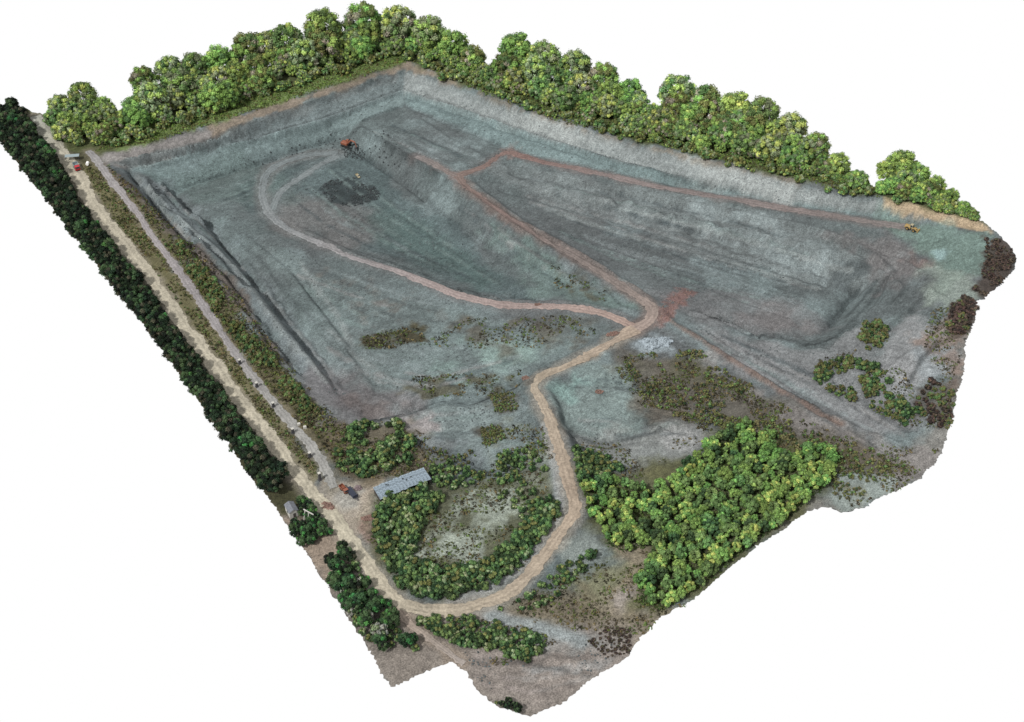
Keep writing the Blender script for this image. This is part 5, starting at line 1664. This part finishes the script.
def truck(px, py, rz, label, m_cab, m_bed, name="tipper_truck", L=7.0):
    t = root(name, px, py, rz, label, "truck", None, .12)
    hx = L / 2
    MB().box((0, 0, .85), (L, .9, .3)).build("chassis", M_STEEL, t)
    cab = MB().prism([(hx - 2.0, .7), (hx, .7), (hx, 1.7), (hx - .25, 2.7), (hx - 2.0, 2.8)], -1.2, 1.2).build("cab", m_cab, t, .1)
    MB().prism([(hx + .03, 1.75), (hx - .2, 2.6), (hx - .24, 2.6), (hx - .01, 1.75)], -1.0, 1.0).build("windscreen", M_GLASS, cab, 0)
    for s in (-1, 1):
        MB().box((hx - .9, s * 1.21, 2.1), (1.0, .05, .7)).build("window", M_GLASS, cab, 0)
    bed = MB()
    bl = L - 2.4
    bx = -hx + bl / 2
    bed.box((bx, 0, 1.15), (bl, 2.4, .14))
    for s in (-1, 1):
        bed.box((bx, s * 1.16, 1.85), (bl, .1, 1.26))
    bed.box((bx - bl / 2 + .06, 0, 1.85), (.1, 2.2, 1.26))
    bed.box((bx + bl / 2 - .06, 0, 2.0), (.1, 2.2, 1.56))
    bed.build("tipper_bed", m_bed, t, .02)
    for x in (hx - 1.0, -hx + 1.0, -hx + 2.2):
        for s in (-1, 1):
            MB().wheel((x, s * 1.0, .48), .5, .36, 12).build("wheel", M_TYRE, t, .04)
    return t


def pickup(px, py, rz, label, m):
    t = root("pickup", px, py, rz, label, "pickup", None, .08)
    MB().prism([(-2.5, .45), (2.5, .45), (2.55, .95), (1.2, 1.1), (-2.5, 1.1)], -.9, .9).build("body", m, t, .06)
    cab = MB().prism([(-.7, 1.1), (1.2, 1.1), (.6, 1.75), (-.5, 1.8)], -.82, .82).build("cab", m, t, .06)
    MB().prism([(1.18, 1.15), (.64, 1.7), (.68, 1.72), (1.24, 1.16)], -.7, .7).build("windscreen", M_GLASS, cab, 0)
    bed = MB()
    for s in (-1, 1):
        bed.box((-1.65, s * .84, 1.3), (1.7, .08, .4))
    bed.box((-2.46, 0, 1.3), (.08, 1.6, .4))
    bed.build("load_bed", M_YELLOW, t, 0)
    for x in (-1.6, 1.6):
        for s in (-1, 1):
            MB().wheel((x, s * .82, .36), .38, .26, 12).build("wheel", M_TYRE, t, .03)
    return t


excavator(346, 146, -28, "orange tracked excavator digging at the foot of the far left wall")
loader(911, 230, -38, "yellow wheel loader at the end of the bench road, right")
pickup(358, 177, -60, "small cream and yellow pickup beside the dark rubble patch", M_CREAM).scale = (.7, .7, .7)
truck(344, 491, -52, "orange tipper truck parked in the yard by the shed", M_ORANGE, M_ORANGE, L=6.2).scale = (.72, .72, .72)
truck(77, 169, -62, "small truck with red cab and pale teal bed on the far left road", M_REDP, M_TEALP, L=6.0)


def trailer(px, py, rz, label):
    t = root("flat_trailer", px, py, rz, label, "trailer", None, .1)
    MB().box((0, 0, 1.0), (6.4, 2.2, .35)).build("deck", M_NAVY, t, .04)
    MB().box((3.1, 0, 1.7), (.15, 2.1, 1.1)).build("headboard", M_NAVY, t, .02)
    MB().bar((3.2, 0, .9), (4.6, 0, .6), .3).build("drawbar", M_STEEL, t)
    for x in (-1.4, -.3):
        for s in (-1, 1):
            MB().wheel((x, s * .95, .44), .46, .3, 12).build("wheel", M_TYRE, t, .03)
    return t


trailer(352, 494.5, -57, "dark navy flat trailer next to the orange truck")


def heap(name, px, py, rx, ry, hh, m, label, seed, rz=0, blocks=30):
    """a heap of dumped stone: a mound with blocks sitting in it"""
    r = np.random.default_rng(seed)
    t = root(name, px, py, rz, label, "heap")
    V = [(0, 0, hh)]
    F = []
    n = 18
    rings = 5
    for k in range(1, rings + 1):
        f = k / rings
        for i in range(n):
            a = 2 * math.pi * i / n
            w = 1 + .16 * r.standard_normal()
            V.append((rx * f * w * math.cos(a), ry * f * w * math.sin(a), hh * (1 - f) ** .9 * (1 + .2 * r.standard_normal()) - (.5 if k == rings else 0)))
    for i in range(n):
        F.append((0, 1 + i, 1 + (i + 1) % n))
    for k in range(rings - 1):
        for i in range(n):
            a = 1 + k * n + i
            b = 1 + k * n + (i + 1) % n
            F.append((a, a + n, b + n, b))
    link("mound", mesh("mound", V, F, m), t)
    v0 = []
    f0 = []
    for k in range(blocks):
        q = math.sqrt(r.random()) * .95
        a = r.uniform(0, 6.28)
        s = r.uniform(.18, .55)
        v0.append(IV * s * r.uniform(.6, 1.2, (12, 3)) + np.array([rx * q * math.cos(a), ry * q * math.sin(a), hh * (1 - q) ** .9 + s * .1]))
        f0.append(IF + 12 * k)
    o = link("stones", mesh("stones", np.concatenate(v0), np.concatenate(f0), m), t)
    tag(o, kind="stuff")
    return t


heap("gravel_heap", 650, 344, 5, 4, 2.6, M_GRAVEL, "pale bluish gravel heap just below the road junction", 1, blocks=90)
heap("gravel_heap", 664, 342, 4, 3.4, 2.0, M_GRAVEL, "second pale gravel heap, right of the larger one at the junction", 2, blocks=60)
heap("rubble_heap", 328, 506, 3.4, 2.2, .7, M_RUBBLE, "pinkish rubble heap at the road edge opposite the yard", 3, -40)
heap("rubble_heap", 370, 518, 3.6, 1.6, .8, M_RUBBLE, "reddish rubble heap at the lower corner of the yard", 4, 12)
heap("rubble_heap", 358, 488.5, 1.5, 1.5, 1.2, mat("grey_spoil", .9, base=tuple(srgb(150, 134, 136)), noise=[(1, .7, 1.2)]), "grey pink spoil heap beside the dark trailer", 5)
heap("rubble_heap", 599, 392, 1.8, 1.3, .8, M_RUBBLE, "small reddish heap on the teal ground right of the haul road", 6)
heap("rubble_heap", 538, 305, 1.6, 1.0, .7, M_RUBBLE, "small orange heap on the edge of the pit road", 7)
heap("rubble_heap", 526, 378, 1.8, 1.3, .7, M_RUBBLE, "small tan heap beside the hairpin of the haul road", 8)
heap("rubble_heap", 613, 334, 3.2, 1.5, .8, M_RUBBLE, "tan soil heap on the verge left of the junction", 9, 20)


# ---- shed with corrugated sheets
def shed():
    a = np.array(G(380, 503))
    b = np.array(G(431, 484.5))
    d = b[:2] - a[:2]
    L = float(np.hypot(*d))
    ang = math.degrees(math.atan2(d[1], d[0]))
    zz = max(a[2], b[2])
    t = root_xy("shed", a[0], a[1], zz - .2, ang, "long low shed with pale sheet metal roof among shrubs by the yard", "shed")
    w = 5.8
    hf, hb = 2.5, 3.2
    wall = MB()
    wall.box((L / 2, w - .2, hb / 2 - .3), (L - .6, .18, hb + .3)).build("back_wall", M_PLANK, t, 0)
    MB().prism([(0, -.6), (w - .5, -.6), (w - .5, hb - .1), (0, hf - .1)], 0, .16)
    for x in (.35, L - .35):
        V = [(x - .09, .2, -.6), (x - .09, w - .32, -.6), (x - .09, w - .32, hb - .12), (x - .09, .2, hf - .1), (x + .09, .2, -.6), (x + .09, w - .32, -.6), (x + .09, w - .32, hb - .12), (x + .09, .2, hf - .1)]
        F = [(0, 3, 2, 1), (4, 5, 6, 7), (0, 1, 5, 4), (1, 2, 6, 5), (2, 3, 7, 6), (3, 0, 4, 7)]
        link("end_wall", mesh("end_wall", V, F, M_PLANK), t)
    for k in range(6):
        x = .6 + (L - 1.2) * k / 5
        MB().box((x, .25, hf / 2 - .3), (.2, .2, hf + .3)).build("post", M_PLANK, t, 0)
    MB().box((L / 2, .25, hf - .15), (L - .5, .16, .22)).build("eaves_beam", M_PLANK, t, 0)
    n = 15
    r = np.random.default_rng(3)
    sw = L / n

    def sheet_mesh(seed):
        V = []
        F = []
        m = 16
        for j, y in enumerate((-.35, w * .5, w + .2)):
            for i in range(m + 1):
                V.append((i / m * (sw + .05), y, .05 * math.sin(i * math.pi * .9) + hf + (hb - hf) * y / w + (.0)))
        for j in range(2):
            for i in range(m):
                p = j * (m + 1) + i
                F.append((p, p + 1, p + m + 2, p + m + 1))
        return V, F
    V, F = sheet_mesh(0)
    pale_me = mesh("roof_sheet", V, F, M_SHEET, None, True)
    rust_me = mesh("roof_sheet", V, F, M_RUST, None, True)
    for k in range(n):
        me = pale_me
        o = link("roof_sheet", me, t)
        o.location = (k * sw, r.uniform(-.25, .25), .06 + (.05 if k % 2 else 0) + r.uniform(0, .03))
        o.rotation_euler = (r.normal(0, .008), 0, r.normal(0, .012))
    for k in range(5):
        o = MB().box((r.uniform(2, L - 2), r.uniform(1, w - 1), 0), (.5, .4, .3)).build("weight_stone", M_ROCK, t, .05)
        v = o.data.vertices
        cx = sum((q.co for q in v), Vector()) / len(v)
        o.location.z = hf + (hb - hf) * cx.y / w + .3
    return t


shed()


def hut(px, py, rz, L, w, h, rise, label):
    t = root("hut", px, py, rz, label, "hut", None, -.1)
    MB().box((0, 0, h / 2 - .2), (L - .5, w - .5, h + .4)).build("wall", M_CONC, t, 0)
    for s in (-1, 1):
        V = [(-L / 2, s * w / 2, h - .12), (L / 2, s * w / 2, h - .12), (L / 2, 0, h + rise), (-L / 2, 0, h + rise)]
        V += [(x, y, z - .12) for x, y, z in V]
        F = [(0, 1, 2, 3), (7, 6, 5, 4), (0, 4, 5, 1), (1, 5, 6, 2), (2, 6, 7, 3), (3, 7, 4, 0)]
        link("roof_slope", mesh("roof_slope", V, F, M_GREYROOF), t)
    for s in (-1, 1):
        V = [(s * (L / 2 - .3), -w / 2 + .3, h - .1), (s * (L / 2 - .3), w / 2 - .3, h - .1), (s * (L / 2 - .3), 0, h + rise - .15),
             (s * (L / 2 - .45), -w / 2 + .3, h - .1), (s * (L / 2 - .45), w / 2 - .3, h - .1), (s * (L / 2 - .45), 0, h + rise - .15)]
        link("gable", mesh("gable", V, [(0, 1, 2), (5, 4, 3), (0, 3, 4, 1), (1, 4, 5, 2), (2, 5, 3, 0)], M_CONC), t)
    MB().box((L / 2 - .22, .2, 1.0), (.08, .9, 2.0)).build("door", M_PLANK, t, 0)
    MB().box((0, -w / 2 + .22, 1.5), (.9, .08, .8)).build("window", M_GLASS, t, 0)
    return t


hut(292, 513, -62, 5.2, 3.8, 3.2, .9, "small grey roofed hut in the dark shrubs left of the road")
t = root("timber_frame", 308, 520, -35, "pale A shaped frame standing in shrubs beside the hut", "frame")
for x in (-.9, .9):
    MB().bar((x - 1.2 * 0, -1.5, -.2), (x, 0, 4.6), .34).build("pole", M_CONC, t, 0)
    MB().bar((x, 1.5, -.2), (x, 0, 4.6), .34).build("pole", M_CONC, t, 0)
MB().bar((-1.6, 0, 4.7), (3.2, 0, 4.7), .34).build("ridge_pole", M_CONC, t, 0)

# gate shelter, tank and things at the far left corner
t = root("canopy", 73, 160, 8, "pale blue canopy roof at the far left road entrance", "canopy")
MB().box((0, 0, 2.6), (7.0, 2.6, .14)).build("roof", M_TEALP, t, .02)
for x in (-3.1, 3.1):
    for y in (-1.0, 1.0):
        MB().box((x, y, 1.1), (.18, .18, 2.9)).build("post", M_STEEL, t, 0)
t = root("water_tank", 88, 166, 0, "small white tank on legs near the far left canopy", "tank")
MB().wheel((0, 0, 1.5), .8, 1.8, 16).build("tank_body", M_WHITE, t, .06)
for x in (-.5, .5):
    for y in (-.6, .6):
        MB().box((x, y, .35), (.14, .14, .9)).build("leg", M_STEEL, t, 0)

# marker posts along the lane
where = ["farthest up the lane", "second from the far end", "third from the far end", "third from the yard", "second from the yard", "nearest the yard and tallest"]
for k, (px, py) in enumerate([(240, 364), (257, 387), (273.5, 407), (293, 433), (310, 457), (320, 480)]):
    h = 2.3 if k < 5 else 3.6
    t = root("concrete_post", px, py, 35, f"squat white topped concrete post beside the grey lane, {where[k]}", "post", "posts along the grey lane")
    MB().box((0, 0, .1), (1.3, 1.3, .5)).build("base", M_STEEL, t, .03)
    MB().box((0, 0, h / 2), (.95, .95, h), 0, .9).build("shaft", M_STEEL, t, .03)
    MB().box((0, 0, h + .14), (1.15, 1.15, .3), 0, .9).build("cap", M_CONC, t, .04)
for k, (px, py, w) in enumerate([(299, 425, "left of two"), (305, 428, "right of two")]):
    t = MB().box((0, 0, .45), (1.4, 1.1, 1.2), .3, .85).build("concrete_block", M_CONC, None, .08)
    t.location = G(px, py)
    tag(t, f"cream concrete block beside the grey lane, {w}", "block", "blocks by the lane")

print("plants", sum(COUNT.values()), COUNT)
